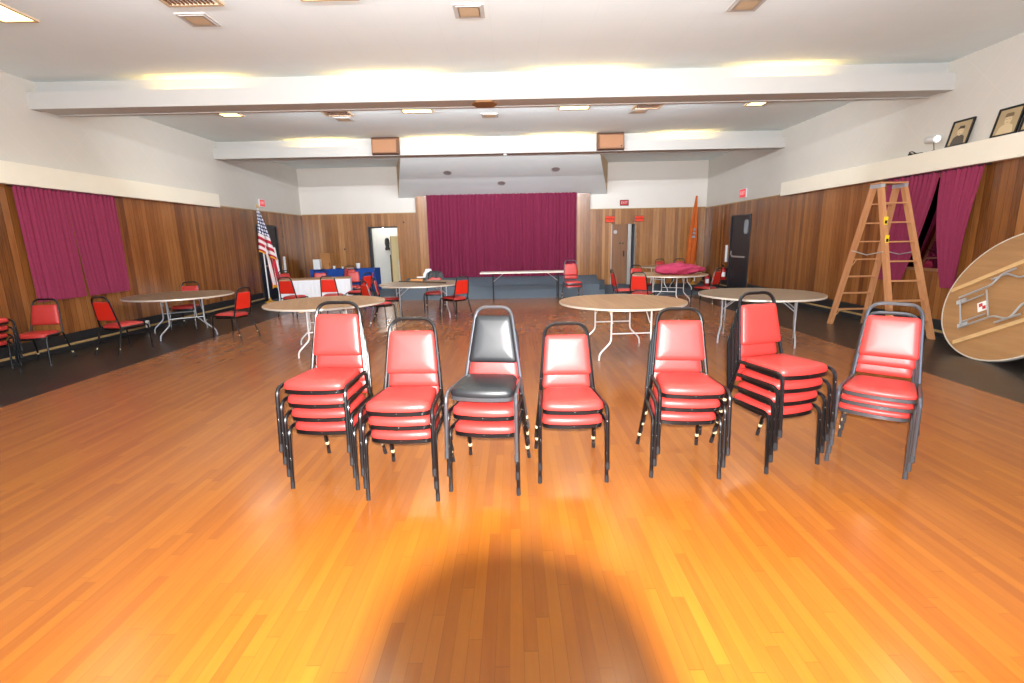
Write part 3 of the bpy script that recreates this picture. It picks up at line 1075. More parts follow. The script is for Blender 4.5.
# ------------------------------------------------------------------ ceiling lights, vents, speakers
def ceiling_light(x0, x1, y0, y1, label, lit=True):
    t = thing('ceiling_light', label, 'ceiling light', ((x0+x1)/2, (y0+y1)/2, ZC), 0, 'recessed ceiling light panels')
    hx, hy = (x1-x0)/2, (y1-y0)/2
    bm = bmesh.new()
    f = .03
    for (a, b_, c, d) in ((-hx-f, hx+f, -hy-f, -hy), (-hx-f, hx+f, hy, hy+f), (-hx-f, -hx, -hy, hy), (hx, hx+f, -hy, hy)):
        box(bm, a, b_, c, d, -.02, 0)
    link_mesh('frame', bm, MT['vent_tan'], t)
    link_mesh('diffuser', newbox(-hx, hx, -hy, hy, -.012, -.001), MT['lens'], t)
    l = bpy.data.lights.new('panel_light', 'AREA')
    l.shape = 'RECTANGLE'
    l.size = x1-x0
    l.size_y = y1-y0
    l.energy = PANEL_W
    l.color = (.93, .97, 1.0)
    lo = bpy.data.objects.new('panel_light', l)
    COL.objects.link(lo)
    lo.parent = t
    lo.location = (0, 0, -.03)
    return t
for x0, x1, nm in ((-5.67, -5.32, 'farthest left'), (-2.1, -1.55, 'left of centre'), (.98, 1.53, 'right of centre'), (4.66, 4.96, 'farthest right')):
    ceiling_light(x0, x1, 9.35, 10.5, 'warm lit ceiling panel just behind the nearer beam, %s' % nm)
for x0, x1, y1, nm in ((-5.67, -5.32, 6.15, 'cut by the top left corner of the picture'), (-2.15, -1.6, 5.8, 'at the top picture edge left of centre'), (.98, 1.53, 5.7, 'over the front stacks right of centre'), (4.66, 5.0, 5.6, 'over the front right of the hall')):
    ceiling_light(x0, x1, y1-1.2, y1, 'warm lit ceiling panel %s' % nm)
for k, (x0, x1) in enumerate(((-5.67, -5.32), (-2.15, -1.6), (.98, 1.53), (4.66, 5.0))):
    ceiling_light(x0, x1, .2, 1.4, 'warm lit ceiling panel above the camera, number %s from the left' % ('one', 'two', 'three', 'four')[k])

def cove(x, y, label):
    bm = bmesh.new()
    t = thing('cove_light', label, 'strip light', (x, y, 3.755), 0, 'strip lights in the beam troughs')
    link_mesh('lamp_tube', tube(bm, [(-.62, 0, .085), (.62, 0, .085)], .019), MT['tube'], t, True)
    link_mesh('tray', newbox(-.66, .66, -.03, .03, 0, .055, bevel=.004), MT['white_paint'], t)
    return t
for k, x in enumerate((-4.81, -1.87, 1.12, 4.18)):
    w = ('leftmost', 'second from left', 'second from right', 'rightmost')[k]
    cove(x, 8.19, 'glowing strip light behind the nearer beam, %s' % w)
    cove(x+.1, 12.94, 'glowing strip light behind the farther beam, %s' % w)

def far_fill_tube(x, y, label, power):  # unseen tubes added to brighten the ceiling and the stage end
    t = thing('fill_strip', label, 'strip light', (x, y, 3.785), 0, 'added fill strips on the far side of the beams')
    link_mesh('lamp_tube', tube(bmesh.new(), [(-.9, 0, .075), (.9, 0, .075)], .019), MT['tube_fill'], t, True)
    link_mesh('tray', newbox(-.95, .95, -.03, .03, 0, .05, bevel=.004), MT['white_paint'], t)
    l = bpy.data.lights.new('fill_strip_light', 'AREA')
    l.shape = 'RECTANGLE'
    l.size = 1.8
    l.size_y = .04
    l.energy = power
    l.color = (.86, .93, 1.0)
    lo = bpy.data.objects.new('fill_strip_light', l)
    COL.objects.link(lo)
    lo.parent = t
    lo.location = (0, .035, .09)
    lo.rotation_euler = (PI/2+math.radians(20), 0, 0)
for (y, nm), pw in zip(((3.35, 'beam overhead'), (8.1, 'nearer beam'), (12.85, 'farther beam')), FAR_FILL_W):
    for k in range(4):
        far_fill_tube(-3.5+k*2.13, y+.58, 'added unseen fill strip on the far side of the %s, number %s from left' % (nm, ('one', 'two', 'three', 'four')[k]), pw)

def diffuser_vent(x, y, label, g='square ceiling vents'):
    t = thing('ceiling_vent', label, 'vent', (x, y, ZC), 0, g)
    bm = bmesh.new()
    for s_, z0, z1 in ((.17, -.01, 0), (.14, -.016, -.01)):
        for (a, b_, c, d) in ((-s_, s_, -s_, -s_+.03), (-s_, s_, s_-.03, s_), (-s_, -s_+.03, -s_+.03, s_-.03), (s_-.03, s_, -s_+.03, s_-.03)):
            box(bm, a, b_, c, d, z0, z1)
    link_mesh('frame', bm, MT['beam'], t)
    link_mesh('mesh_panel', newbox(-.12, .12, -.12, .12, -.016, -.008), MT['vent_tan'], t)
    return t
diffuser_vent(-3.53, 6.24, 'square ceiling vent, upper left above the front stacks')
diffuser_vent(-.44, 6.17, 'square ceiling vent at the top centre of the ceiling')
diffuser_vent(2.66, 6.15, 'square ceiling vent at the top right of the ceiling')
diffuser_vent(-3.45, 10.95, 'square ceiling vent behind the nearer beam at left')
diffuser_vent(-.42, 10.9, 'square ceiling vent behind the nearer beam at centre')
diffuser_vent(2.62, 10.8, 'square ceiling vent behind the nearer beam at right')
def grille(x, y, lx, ly, label):
    t = thing('air_grille', label, 'vent', (x, y, ZC), 0, 'louvred air grilles')
    bm = bmesh.new()
    for (a, b_, c, d) in ((-lx, lx, -ly, -ly+.04), (-lx, lx, ly-.04, ly), (-lx, -lx+.04, -ly+.04, ly-.04), (lx-.04, lx, -ly+.04, ly-.04)):
        box(bm, a, b_, c, d, -.02, 0)
    link_mesh('frame', bm, MT['vent_tan'], t)
    bm = bmesh.new()
    k = int((2*lx-.08)/.045)
    for i in range(k):
        x0 = -lx+.05+i*.045
        box(bm, x0, x0+.012, -ly+.04, ly-.04, -.018, 0)
    link_mesh('louvres', bm, MT['spk_side'], t)
grille(-3.33, 5.62, .3, .27, 'louvred return grille at the top left picture edge')
grille(-3.42, 10.35, .27, .3, 'louvred grille behind the nearer beam at left')
grille(2.70, 10.3, .27, .3, 'louvred grille behind the nearer beam at right')

def speaker(x, label):
    t = thing('wall_speaker', label, 'speaker', (x, 12.85, 3.73), 0, 'speakers on the farther beam')
    bm = bmesh.new()
    # wedge cabinet: back on the beam, front face smaller
    pts = [(-.34, 0, .0), (.34, 0, .0), (.34, 0, .42), (-.34, 0, .42), (-.31, -.2, .015), (.31, -.2, .015), (.31, -.14, .36), (-.31, -.14, .36)]
    v = [bm.verts.new(p) for p in pts]
    for q in ((0, 1, 2, 3), (0, 4, 5, 1), (1, 5, 6, 2), (2, 6, 7, 3), (3, 7, 4, 0), (4, 7, 6, 5)):
        bm.faces.new([v[i] for i in q])
    link_mesh('cabinet', bm, MT['spk_side'], t)
    bm = bmesh.new()
    pts = [(-.285, -.203, .035), (.285, -.203, .035), (.285, -.151, .335), (-.285, -.151, .335)]
    lo = [bm.verts.new(p) for p in pts]
    hi = [bm.verts.new((p[0], p[1]-.012, p[2])) for p in pts]
    for k in range(4):
        bm.faces.new((lo[k], lo[(k+1) % 4], hi[(k+1) % 4], hi[k]))
    bm.faces.new(hi)
    bm.faces.new(lo[::-1])
    link_mesh('grille_cloth', bm, MT['spk'], t)
    return t
speaker(-3.07, 'tan speaker box on the farther beam, left one')
sp_ = speaker(2.44, 'tan speaker box on the farther beam, right one')
link_mesh('badge', newbox(.22, .25, -.222, -.208, .055, .085), MT['dark'], sp_)

bm = bmesh.new()
ring_solid(bm, [Vector(p+(0,)) for p in ((-.2, 0), (-.13, -.17), (.13, -.17), (.2, 0), (.13, .17), (-.13, .17))], [(1, 0), (1, .028)])
o = link_mesh('ceiling_board', bm, MT['brown_patch'], None, False, (-.40, 8.3, 3.70))
tag(o, 'brown hexagonal board under the nearer beam', 'board')
bm = bmesh.new()
lathe(bm, [(.02, -.05), (.045, -.045), (.05, -.02), (.03, 0)], 16)
o = link_mesh('sprinkler_head', bm, MT['white_paint'], None, True, (-.15, 12.95, 3.73))
tag(o, 'small white knob under the farther beam', 'sprinkler')
# small round fittings in the soffit
sn = Vector((0, -(ZC-3.11), -(YB-15.1))).normalized()
for k, (x, z) in enumerate(((-2.0, 3.72), (-.33, 3.45), (1.38, 3.75))):
    t_ = (z-3.11)/(ZC-3.11)
    p = Vector((x, YB+(15.1-YB)*t_, z))
    rot = Vector((0, 0, 1)).rotation_difference(sn).to_matrix().to_4x4()
    bm = bmesh.new()
    lathe(bm, [(.13, 0), (.13, .008), (.1, .012), (.085, .004)], 20, 0, Matrix.Translation((0, 0, 0)) @ rot)
    o = link_mesh('recessed_light', bm, MT['metal_strip'], None, True, p)
    tag(o, 'round unlit fitting in the grey soffit, %s one' % ('left', 'centre', 'right')[k], 'light fitting', 'fittings in the soffit')

# ------------------------------------------------------------------ signs
def sign(name, label, M_, w, h, txt, face, ink, size, cat='sign', rimm=None):
    t = thing(name, label, cat)
    t.matrix_world = M_
    link_mesh('housing', newbox(-w/2, w/2, -h/2, h/2, -.03, 0, bevel=.004), rimm or MT['dark'], t)
    fp = link_mesh('face', newbox(-w/2+.012, w/2-.012, -h/2+.012, h/2-.012, 0, .006), face, t)
    me = text_mesh(txt, size, .0015)
    me.materials.append(ink)
    o = bpy.data.objects.new('lettering', me)
    COL.objects.link(o)
    o.parent = fp
    o.location = (0, 0, .0075)
    return t
BACK = Matrix.Rotation(PI/2, 4, 'X')
LEFT = Matrix.Rotation(PI/2, 4, 'Z') @ BACK
RIGHT = Matrix.Rotation(-PI/2, 4, 'Z') @ BACK
def at(x, y, z, M_):
    return Matrix.Translation((x, y, z)) @ M_
sign('restroom_sign', 'orange red MEN sign above the left of the rest room door', at(3.40, YB-TP-.032, 2.265, BACK), .32, .22, 'MEN', MT['sign_red'], MT['sign_text'], .13)
sign('restroom_sign', 'orange red WOMEN sign above the right of the rest room door', at(4.41, YB-TP-.032, 2.265, BACK), .34, .2, 'WOMEN', MT['sign_red'], MT['sign_text'], .085)
sign('exit_sign', 'dark framed red exit sign on the back wall above the rest room', at(3.88, YB-.035, 2.81, BACK), .3, .19, 'EXIT', MT['red_paint'], MT['exit_text'], .11)
sign('exit_sign', 'lit red exit sign high on the left wall over the flag', at(XL+.035, 14.95, 2.82, LEFT), .3, .21, 'EXIT', MT['exit_red'], MT['exit_text'], .11, rimm=MT['white_paint'])
sign('exit_sign', 'lit red exit sign high on the right wall over the black door', at(XR-.035, 14.88, 2.82, RIGHT), .4, .25, 'EXIT', MT['exit_red'], MT['exit_text'], .14, rimm=MT['white_paint'])

# ------------------------------------------------------------------ flags
def flag_material():
    t = NT('striped_flag_cloth')
    uv = t.sep(t.coord('UV'))
    u_, v_ = uv[0], uv[1]
    st = t.math('MODULO', t.math('FLOOR', t.math('MULTIPLY', v_, 13.0)), 2.0)
    c = t.mix(st, lin((176, 30, 50)), lin((232, 222, 220)))
    can = t.math('MULTIPLY', t.math('LESS_THAN', u_, .42), t.math('GREATER_THAN', v_, .4615))
    su = t.math('FRACT', t.math('MULTIPLY', u_, 14.3))
    sv = t.math('FRACT', t.math('MULTIPLY', v_, 13.0))
    d = t.math('ADD', t.math('POWER', t.math('SUBTRACT', su, .5), 2.0), t.math('POWER', t.math('SUBTRACT', sv, .5), 2.0))
    star = t.math('LESS_THAN', d, .13)
    cc_ = t.mix(star, lin((34, 38, 92)), lin((236, 236, 240)))
    c = t.mix(can, c, cc_)
    fr = t.math('MAXIMUM', t.math('GREATER_THAN', u_, .965), t.math('LESS_THAN', v_, .035))
    c = t.mix(fr, c, lin((226, 158, 44)))
    t.base(c)
    t.setp(.7, 0, .25)
    return t.m
ff = thing('standing_flag', 'American flag with gold fringe drooping on a pole by the left door', 'flag', (-6.98, 14.1, 0))
link_mesh('flag_stand', lathe(bmesh.new(), [(.15, 0), (.15, .02), (.06, .05), (.03, .09), (.022, .14)], 20), MT['gold'], ff, True)
link_mesh('pole', tube(bmesh.new(), [(-.02, 0, .1), (-.05, 0, 2.62)], .018), MT['white_paint'], ff, True)
link_mesh('finial', lathe(bmesh.new(), [(.012, 0), (.03, .03), (.022, .07), (.004, .14)], 12, 0, Matrix.Translation((-.05, 0, 2.62))), MT['gold'], ff, True)
fm = flag_material()
def flag_sheet(name, P, UV, par):
    bm = bmesh.new()
    uvl = bm.loops.layers.uv.new('UVMap')
    nu, nv = 36, 30
    g = {(i, j): bm.verts.new(P(i/nu, j/nv)) for i in range(nu+1) for j in range(nv+1)}
    for i in range(nu):
        for j in range(nv):
            c4 = ((i, j), (i+1, j), (i+1, j+1), (i, j+1))
            f = bm.faces.new([g[q] for q in c4])
            for lp, (q, w) in zip(f.loops, c4):
                lp[uvl].uv = UV(q/nu, w/nv)
    return link_mesh(name, bm, fm, par, True)
def up_sheet(a, t_):
    xl, xr = -.075-.05*t_, -.02+.36*t_**.8
    return (xl+(xr-xl)*a, -.03-.07*math.sin(a*9.5+.6*t_)*(.25+.75*t_)-.02*t_, 2.56-1.12*t_-.26*a*t_+.03*math.sin(a*9.5)*t_)
up_ = flag_sheet('flag_cloth', up_sheet, lambda a, t_: (.02+.38*a, 1-t_), ff)
def low_sheet(a, t_):
    xl, xr = -.02+.16*t_, .26+.15*t_
    return (xl+(xr-xl)*a, .05-.05*math.sin(a*11+1.5*t_)-.05*t_, 1.62-1.22*t_-.12*a+.05*math.sin(a*8))
flag_sheet('flag_fold', low_sheet, lambda a, t_: (.45+.55*t_, .05+.40*a), up_)
t = thing('standing_flag', 'rust orange furled flag standing in the right back corner', 'flag', (6.24, 17.25, 0))
link_mesh('flag_stand', lathe(bmesh.new(), [(.15, 0), (.15, .02), (.06, .05), (.03, .09), (.022, .14)], 20), MT['gold'], t, True)
link_mesh('pole', tube(bmesh.new(), [(.05, 0, .1), (0, 0, 2.9)], .022), MT['white_paint'], t, True)
bm = bmesh.new()
prev = None
for j_ in range(15):
    q = j_/14
    z = 2.96-q*2.35
    r_ = .03+.105*min(1, q*1.6)-.02*max(0, q-.8)*5*.3
    cx = -.02-.09*q
    ring = []
    for k in range(36):
        a = 2*PI*k/36
        rr = r_*(1+.3*math.sin(5*a+q*2)*min(1, q*3)+.1*math.sin(11*a))
        ring.append(bm.verts.new((cx+rr*math.cos(a), rr*.8*math.sin(a), z+.04*math.sin(3*a)*q)))
    if prev:
        for k in range(36):
            bm.faces.new((prev[k], prev[(k+1) % 36], ring[(k+1) % 36], ring[k]))
    else:
        bm.faces.new(ring)
    prev = ring
fc = link_mesh('flag_cloth', bm, MT['orange_flag'], t, True)
bm = bmesh.new()
for k, z in enumerate((1.62, 1.74, 1.86)):
    box(bm, -.15+.02*k, -.06, -.165, -.10, z-.045, z+.03)
link_mesh('emblem', bm, MT['grey_wall'], fc)
def rail_strip(x, y, z0, z1, s, label):
    bm = newbox(min(x, x+s*.05), max(x, x+s*.05), y-.035, y+.035, z0, z1, bevel=.008)
    o = link_mesh('wall_strip', bm, MT['white_paint'])  # plain white upright strip standing off the wall
    tag(o, label, 'wall fitting', 'slim white wall strips')
rail_strip(XL+TP, 15.95, .75, 1.25, 1, 'slim white upright strip on the panelling right of the left door')
rail_strip(XR-TP, 15.72, .82, 1.34, -1, 'slim white upright strip on the panelling left of the right door')
o = link_mesh('wall_strip', newbox(6.30, 6.37, YB-TP-.05, YB-TP, .35, 1.32, bevel=.008), MT['white_paint'])
tag(o, 'slim white upright strip on the back wall beside the orange flag', 'wall fitting', 'slim white wall strips')

# fire extinguishers
def extinguisher(x, y, z, label, wall=None):
    t = thing('fire_extinguisher', label, 'fire extinguisher', (x, y, z), 0, 'fire extinguishers')
    link_mesh('cylinder_body', lathe(bmesh.new(), [(.07, 0), (.082, .015), (.082, .30), (.06, .345), (.028, .365), (.028, .38)], 24), MT['red_paint'], t, True)
    bm = lathe(bmesh.new(), [(.024, .38), (.03, .385), (.03, .41), (.018, .42)], 12)
    tube(bm, [(0, 0, .41), (-.06, -.03, .44), (-.10, -.05, .43)], .009)
    tube(bm, [(0, 0, .425), (-.06, -.03, .465), (-.10, -.05, .47)], .009)
    link_mesh('valve_handle', bm, MT['dark'], t, True)
    link_mesh('hose', tube(bmesh.new(), rounded([(.02, -.02, .40), (.09, -.06, .38), (.10, -.05, .1)], .05, 5), .01), MT['dark'], t, True)
    bm = bmesh.new()
    for k in range(9):
        a0, a1 = -2.6+k*.16, -2.6+(k+1)*.16
        v = [bm.verts.new((.0835*math.cos(a), .0835*math.sin(a), z_)) for a, z_ in ((a0, .1), (a1, .1), (a1, .24), (a0, .24))]
        bm.faces.new(v)
    link_mesh('label_sticker', bm, MT['white_paint'], t, True)
    if wall:
        link_mesh('wall_bracket', newbox(wall-x-.02, wall-x, -.03, .03, .08, .36), MT['dark'], t)
    return t
extinguisher(6.60, 15.65, .27, 'red fire extinguisher hung low on the wall left of the black door', XR-TP)
extinguisher(6.42, 16.45, 0, 'red fire extinguisher standing on the floor in the right back corner')

# ------------------------------------------------------------------ portraits and lamps on the right ledge
def portrait(y0, y1, label, coat, hat, seed):
    w = y1-y0
    h = .38
    t = thing('portrait_frame', label, 'picture frame', (XR-.105, (y0+y1)/2, 2.866), 0, 'framed portraits on the ledge')
    # authored in (x across, y up, z out), then turned to face the room and leaned back
    Mp = Matrix.Rotation(math.radians(13), 4, 'Y') @ RIGHT
    def add(name, bm, m, par):
        bmesh.ops.transform(bm, matrix=Mp, verts=bm.verts)
        return link_mesh(name, bm, m, par)
    bm = bmesh.new()
    f = .024
    for (a, b_, c, d) in ((-w/2, w/2, 0, f), (-w/2, w/2, h-f, h), (-w/2, -w/2+f, f, h-f), (w/2-f, w/2, f, h-f)):
        box(bm, a, b_, c, d, -.012, .012)
    add('frame', bm, MT['dark'], t)
    pr = add('photo_print', newbox(-w/2+f, w/2-f, f, h-f, -.008, 0), MT['sepia'], t)
    bm = bmesh.new()
    ol = round_poly([(-.115, .026), (.115, .026), (.09, .13), (.03, .16), (-.03, .16), (-.09, .13)], .02)
    ring_solid(bm, ol, [(1, .0), (1, .002)])
    add('coat', bm, coat, pr)
    bm = bmesh.new()
    ring_solid(bm, [Vector((.05*math.cos(a), .21+.062*math.sin(a), 0)) for a in [k*PI/10 for k in range(20)]], [(1, .002), (1, .0035)])
    add('face', bm, MT['sepia_skin'], pr)
    bm = bmesh.new()
    if hat:
        ring_solid(bm, round_poly([(-.062, .25), (.062, .25), (.052, .30), (-.052, .30)], .015), [(1, .0035), (1, .005)])
    else:
        ring_solid(bm, round_poly([(-.056, .23), (-.02, .252), (.056, .24), (.05, .285), (-.035, .29)], .012), [(1, .0035), (1, .005)])
    add('hair', bm, MT['sepia_mid'] if hat else MT['sepia_dark'], pr)
    bm = bmesh.new()
    for sx in (-1, 1):
        ring_solid(bm, [Vector((sx*.02+.008*math.cos(a), .218+.004*math.sin(a), 0)) for a in [k*PI/4 for k in range(8)]], [(1, .0035), (1, .0045)])
    ring_solid(bm, [Vector((.015*math.cos(a), .178+.003*math.sin(a), 0)) for a in [k*PI/4 for k in range(8)]], [(1, .0035), (1, .0045)])
    add('features', bm, MT['sepia_mid'], pr)
    return t
portrait(7.62, 7.98, 'framed sepia portrait on the ledge, leftmost beside the lamp', MT['sepia_dark'], False, 1)
portrait(6.9, 7.26, 'framed sepia portrait of a person in a pale coat and cap', MT['sepia_skin'], True, 2)
portrait(6.51, 6.87, 'framed portrait cut by the right picture edge', MT['dark'], False, 3)

ml = thing('clip_lamp', 'white cylindrical spot lamp on the right ledge, flash glint added as glow', 'lamp', (XR-.09, 8.2, 2.866))
bm = lathe(bmesh.new(), [(.03, 0), (.03, .008), (.008, .012)], 14)
tube(bm, [(0, 0, .01), (-.02, 0, .12)], .005)
link_mesh('stand', bm, MT['dark'], ml, True)
d_ = (Vector((0, 0, CAM_H))-Vector((XR-.09, 8.2, 3.04))).normalized()
d_ = (d_ + Vector((.5, -.9, 0))).normalized()
rot = Vector((0, 0, 1)).rotation_difference(d_).to_matrix().to_4x4()
Mh = Matrix.Translation((-.03, 0, .17)) @ rot
link_mesh('lamp_head', lathe(bmesh.new(), [(.035, -.16), (.052, -.14), (.055, .04), (.06, .07), (.06, .078)], 20, 0, Mh), MT['white_paint'], ml, True)
link_mesh('bulb', lathe(bmesh.new(), [(.04, .076), (.035, .088), (.01, .092)], 16, 0, Mh), MT['flash_glint'], ml, True)  # lamp face not lit itself; reflected flash put in as emission
bm = bmesh.new()
tube(bm, rounded([(0, -.06, .02), (-.02, .0, .06), (-.02, .07, .05), (0, .02, .02), (0, -.2, .008)], .03, 4), .008)
box(bm, -.02, .02, .03, .08, 0, .03)
o = link_mesh('clamp', bm, MT['dark'], None, True, (XR-.09, 8.62, 2.866))
tag(o, 'small dark clamp and cord lying on the right ledge', 'clamp')

# ------------------------------------------------------------------ things on the tables
bm = bmesh.new()
bmesh.ops.create_uvsphere(bm, u_segments=48, v_segments=24, radius=1)
from mathutils import noise as NZ
for v in bm.verts:
    t_ = (v.co.x+1)/2
    wv = NZ.noise(v.co*2.6)*.26 + NZ.noise(v.co*6.5)*.13
    x = v.co.x*.60
    hh = (.135 - .06*max(0, v.co.x)**1.5)*(1+wv)
    sq = (abs(v.co.z)**.7)*(1 if v.co.z > 0 else -1)
    v.co = Vector((x*(1+.05*wv), v.co.y*.26*(1+wv), max(0, .115+sq*hh)))
o = link_mesh('cloth_bundle', bm, MT['bundle'], None, True, (4.0, 11.95, .741))
tag(o, 'long magenta cloth bundle lying on the right round table', 'cloth')
bm = bmesh.new()
a, c = Vector((-2.6, 11.28, .753)), Vector((-1.45, 10.62, .753))
tube(bm, [a, a.lerp(c, .5), c], [.012, .014, .016])
o = link_mesh('wooden_stick', bm, MT['sepia_dark'], None, True)
tag(o, 'long dark stick lying across the round table', 'stick')
o = link_mesh('wood_block', newbox(-.14, .14, -.06, .06, 0, .06, bevel=.006), MT['cardboard'], None, False, (-2.2, 11.28, .741), .1)
tag(o, 'tan wood block on the back of the table with the stick', 'block')
t = thing('small_radio', 'small black and white box at the far edge of the stick table', 'box', (-2.13, 11.5, .741), .1)
link_mesh('case', newbox(-.12, .12, -.05, .05, 0, .07, bevel=.01), MT['dark'], t)
link_mesh('top_plate', newbox(-.10, .08, -.045, .045, .07, .09, bevel=.006), MT['white_paint'], t)
# black jacket over the chair behind that table
bm = bmesh.new()
nu, nv = 22, 18
g = {}
for i in range(nu+1):
    for j in range(nv+1):
        s_ = i/nu*2-1
        q = j/nv*2-1            # front hem -> over the hoop -> rear hem
        wid = .185 + .035*abs(q)
        dropz = .93 - .16*abs(q)**1.2 - .05*s_*s_ + .012*math.sin(9*s_+q*3)
        yy = .275 + .05*math.sin(q*PI/2)*(1) + .012*math.sin(14*s_)*abs(q) - .2*.16*abs(q)
        g[i, j] = bm.verts.new((s_*wid, yy, dropz))
for i in range(nu):
    for j in range(nv):
        bm.faces.new((g[i, j], g[i+1, j], g[i+1, j+1], g[i, j+1]))
o = link_mesh('jacket', bm, MT['dark'], None, True, (-1.9, 11.85, 0), math.radians(4))
tag(o, 'black jacket hung over the chair behind the stick table', 'jacket')
t = thing('carrier_bag', 'white bag with blue print standing on the stage', 'bag', (-2.42, 14.2, .361), .15)
bm = bmesh.new()
ol = round_poly([(-.16, -.09), (.16, -.09), (.16, .09), (-.16, .09)], .04)
ring_solid(bm, ol, [(.9, 0), (1, .03), (1.04, .2), (.95, .36), (.62, .44), (.5, .5)])
link_mesh('body', bm, MT['white_cloth'], t, True)
link_mesh('printed_patch', newbox(-.03, .07, -.09, -.075, .31, .41, bevel=.004), MT['blue_print'], t)
# boxes and cups on the blue table
def carton(x, y, w, d, h, m, label, ang=0):
    t = thing('carton', label, 'box', (x, y, .781), ang)
    link_mesh('body', newbox(-w/2, w/2, -d/2, d/2, 0, h, bevel=.004), m, t)
    link_mesh('lid_flap', newbox(-w/2-.004, w/2+.004, -d/2-.004, 0, h, h+.008), MT['cardboard'], t)
    return t
carton(-6.62, 16.9, .22, .26, .33, MT['white_paint'], 'white carton with brown lid on the blue table', .1)
carton(-6.38, 17.15, .36, .3, .52, MT['cardboard'], 'tall brown cardboard box on the blue table, behind the white carton', -.05)
carton(-6.28, 16.85, .16, .16, .2, MT['cardboard'], 'small brown box on the blue table, before the tall box', .2)
def cup(x, y, label, r=.045, h=.1):
    t = thing('paper_cup', label, 'cup', (x, y, .781), 0, 'cups on the blue table')
    link_mesh('body', lathe(bmesh.new(), [(r*.75, 0), (r*.78, .005), (r, h), (r*.93, h-.002)], 16), MT['white_paint'], t, True)
cup(-6.07, 16.9, 'white cup on the blue table, next to the small brown box')
cup(-5.8, 16.95, 'white cup on the middle of the blue table', .035, .07)
o = link_mesh('paper_plate', lathe(bmesh.new(), [(.09, 0), (.12, .012), (.125, .02), (.1, .016)], 20), MT['white_paint'], None, True, (-5.5, 16.85, .781))
tag(o, 'white plate on the blue table behind the red chair', 'plate')
cup(-5.28, 17.0, 'tall white cup on the blue table above the red chair', .07, .17)
# wall bits
o = link_mesh('light_switch', lathe(bmesh.new(), [(.03, 0), (.03, .02), (.015, .03)], 12, 0, BACK), MT['dark'], None, True, (-5.95+.04, YB-TP, 1.42))
tag(o, 'small dark switch on the back panelling left of the doorway', 'switch')
o = link_mesh('light_switch', lathe(bmesh.new(), [(.03, 0), (.03, .02), (.015, .03)], 12, 0, BACK), MT['dark'], None, True, (-3.78, YB-TP, 2.3))
tag(o, 'small dark switch on the back panelling right of the doorway', 'switch')
for y, lab in ((6.55, 'white outlet cover low on the left wall beside the chair stack'), (9.6, 'white outlet cover low on the left wall under the far left table')):
    t = thing('outlet_cover', lab, 'outlet', (XL+.09, y, .07), 0, 'outlets along the left wall')
    link_mesh('body', newbox(0, .04, -.035, .035, 0, .14, bevel=.008), MT['white_paint'], t)
    link_mesh('socket', newbox(.04, .044, -.016, .016, .04, .10), MT['grey_wall'], t)

# ------------------------------------------------------------------ closet contents
t = thing('board', 'tall cream board leaning in the closet doorway', 'board', (-4.18, YB+1.2, 0))
link_mesh('sheet', newbox(-.38, .42, -.02, .02, .005, 1.85), MT['cream'], t)
link_mesh('edge_strip', newbox(-.41, -.38, -.025, .025, .005, 1.85), MT['rough_tan'], t)
t = thing('closet_lamp', 'bright bare bulb high inside the closet doorway', 'lamp', (-5.02, YB+1.9, 2.3))
link_mesh('bulb', lathe(bmesh.new(), [(.02, -.14), (.07, -.1), (.075, -.05), (.03, 0)], 16), emit('bare_bulb', (255, 250, 240), 130), t, True)
link_mesh('holder', lathe(bmesh.new(), [(.03, 0), (.035, .1), (.035, .3)], 12), MT['white_paint'], t, True)
t = thing('hanging_coat', 'dark clothes hanging inside the closet doorway', 'clothes', (-5.0, YB+2.35, 0))
bm = bmesh.new()
ring_solid(bm, [Vector((.13*math.cos(a)*(1+.2*math.sin(3*a)), .06*math.sin(a), 0)) for a in [k*PI/10 for k in range(20)]], [(.3, 1.8), (.6, 1.74), (.7, 1.6), (.5, 1.45), (.7, 1.38), (.6, 1.32)])
link_mesh('coat', bm, MT['dark'], t, True)
link_mesh('hanger_hook', tube(bmesh.new(), rounded([(0, 0, 1.8), (0, 0, 1.95), (.04, 0, 1.95)], .03), .008), MT['silver'], t, True)
t = thing('shelf_rack', 'narrow dark rack standing low in the closet doorway', 'rack', (-4.78, YB+2.2, 0))
link_mesh('upright_panel', newbox(-.08, .08, -.1, .1, .0, 1.15, bevel=.006), MT['dark'], t)
link_mesh('label_panel', newbox(-.05, .05, -.106, -.1, .6, .8), MT['red_paint'], t)
bm = bmesh.new()
ol = round_poly([(-.2, 0), (.2, 0), (.2, 1.05), (-.2, 1.05)], .15, 6)
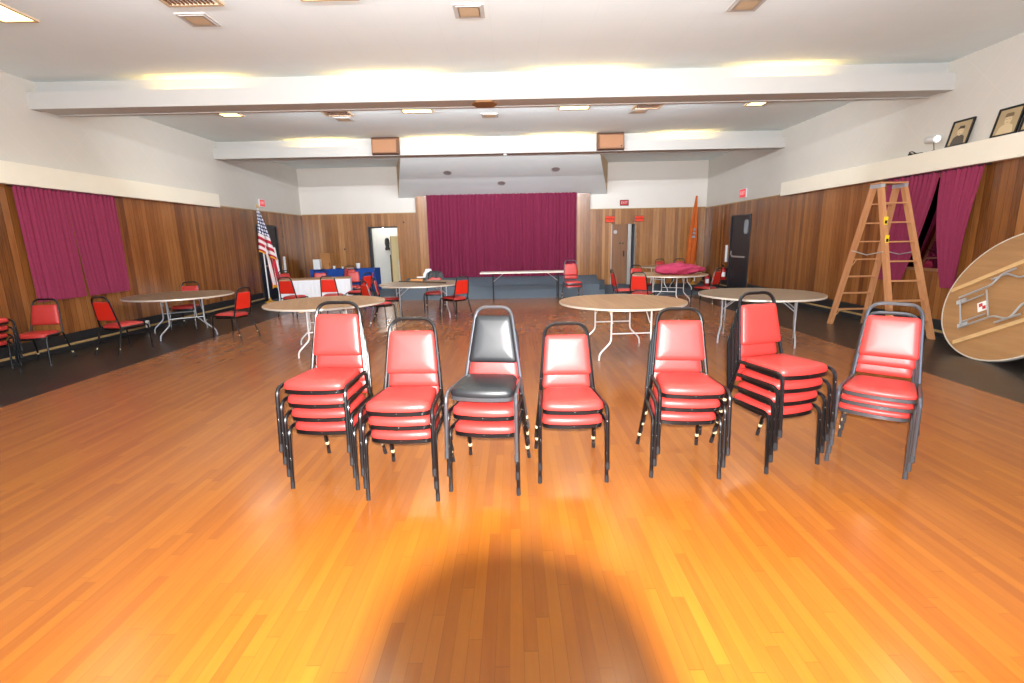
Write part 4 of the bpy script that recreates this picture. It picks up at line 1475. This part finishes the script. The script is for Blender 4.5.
ring_solid(bm, ol, [(1, 0), (1, .03)], BACK)
o = link_mesh('folding_panel', bm, MT['white_paint'], None, False, (-4.02, YB+.75, .0))
tag(o, 'white round topped panel standing in the closet doorway', 'panel')
o = link_mesh('wall_panel', newbox(OX0-.6, OX0-.585, YB+.7, YB+1.3, 1.1, 1.75), MT['metal_strip'])
tag(o, 'grey louvred panel on the closet side wall', 'panel')

# ------------------------------------------------------------------ the photographer's camera (its lens shades the flash)
pc = thing('photo_camera', 'black camera with flash on a tripod at the front of the hall', 'camera')
pc.matrix_world = CAM_M
bm = bmesh.new()
n = 32
prof = [(.0335, -.02), (.0362, -.02), (.0362, .015), (.033, .02), (.033, .085), (.027, .085), (.027, .012), (.0335, -.018)]
rings = [[bm.verts.new((r_*math.cos(2*PI*k/n), r_*math.sin(2*PI*k/n), z)) for k in range(n)] for r_, z in prof]
for a, c in zip(rings, rings[1:]):
    for k in range(n):
        bm.faces.new((a[k], a[(k+1) % n], c[(k+1) % n], c[k]))
link_mesh('lens_barrel', bm, MT['dark'], pc, True)
link_mesh('lens_glass', lathe(bmesh.new(), [(.026, .03), (.02, .026), (.004, .024)], 24), MT['glass_dark'], pc, True)
link_mesh('camera_body', newbox(-.066, .066, -.05, .045, .086, .15, bevel=.008), MT['dark'], pc)
link_mesh('flash_head', newbox(-.025, .025, .072, .1, .1, .14, bevel=.004), MT['dark'], pc)
link_mesh('flash_arm', newbox(-.02, .02, .044, .073, .11, .14), MT['dark'], pc)
Mi = CAM_M.inverted()
hub = Vector((0, -.055, .115))
hw = CAM_M @ hub
for k in range(3):
    a = math.radians(90+120*k+180)
    ft = Vector((hw.x+.42*math.cos(a), hw.y+.42*math.sin(a), .0))
    link_mesh('tripod_leg', tube(bmesh.new(), [Mi @ (hw+Vector((0, 0, -.1))), Mi @ ft], [.016, .009]), MT['dark'], pc, True)
link_mesh('tripod_head', tube(bmesh.new(), [hub+Vector((0, .01, 0)), Mi @ (hw+Vector((0, 0, -.13)))], .022), MT['dark'], pc, True)
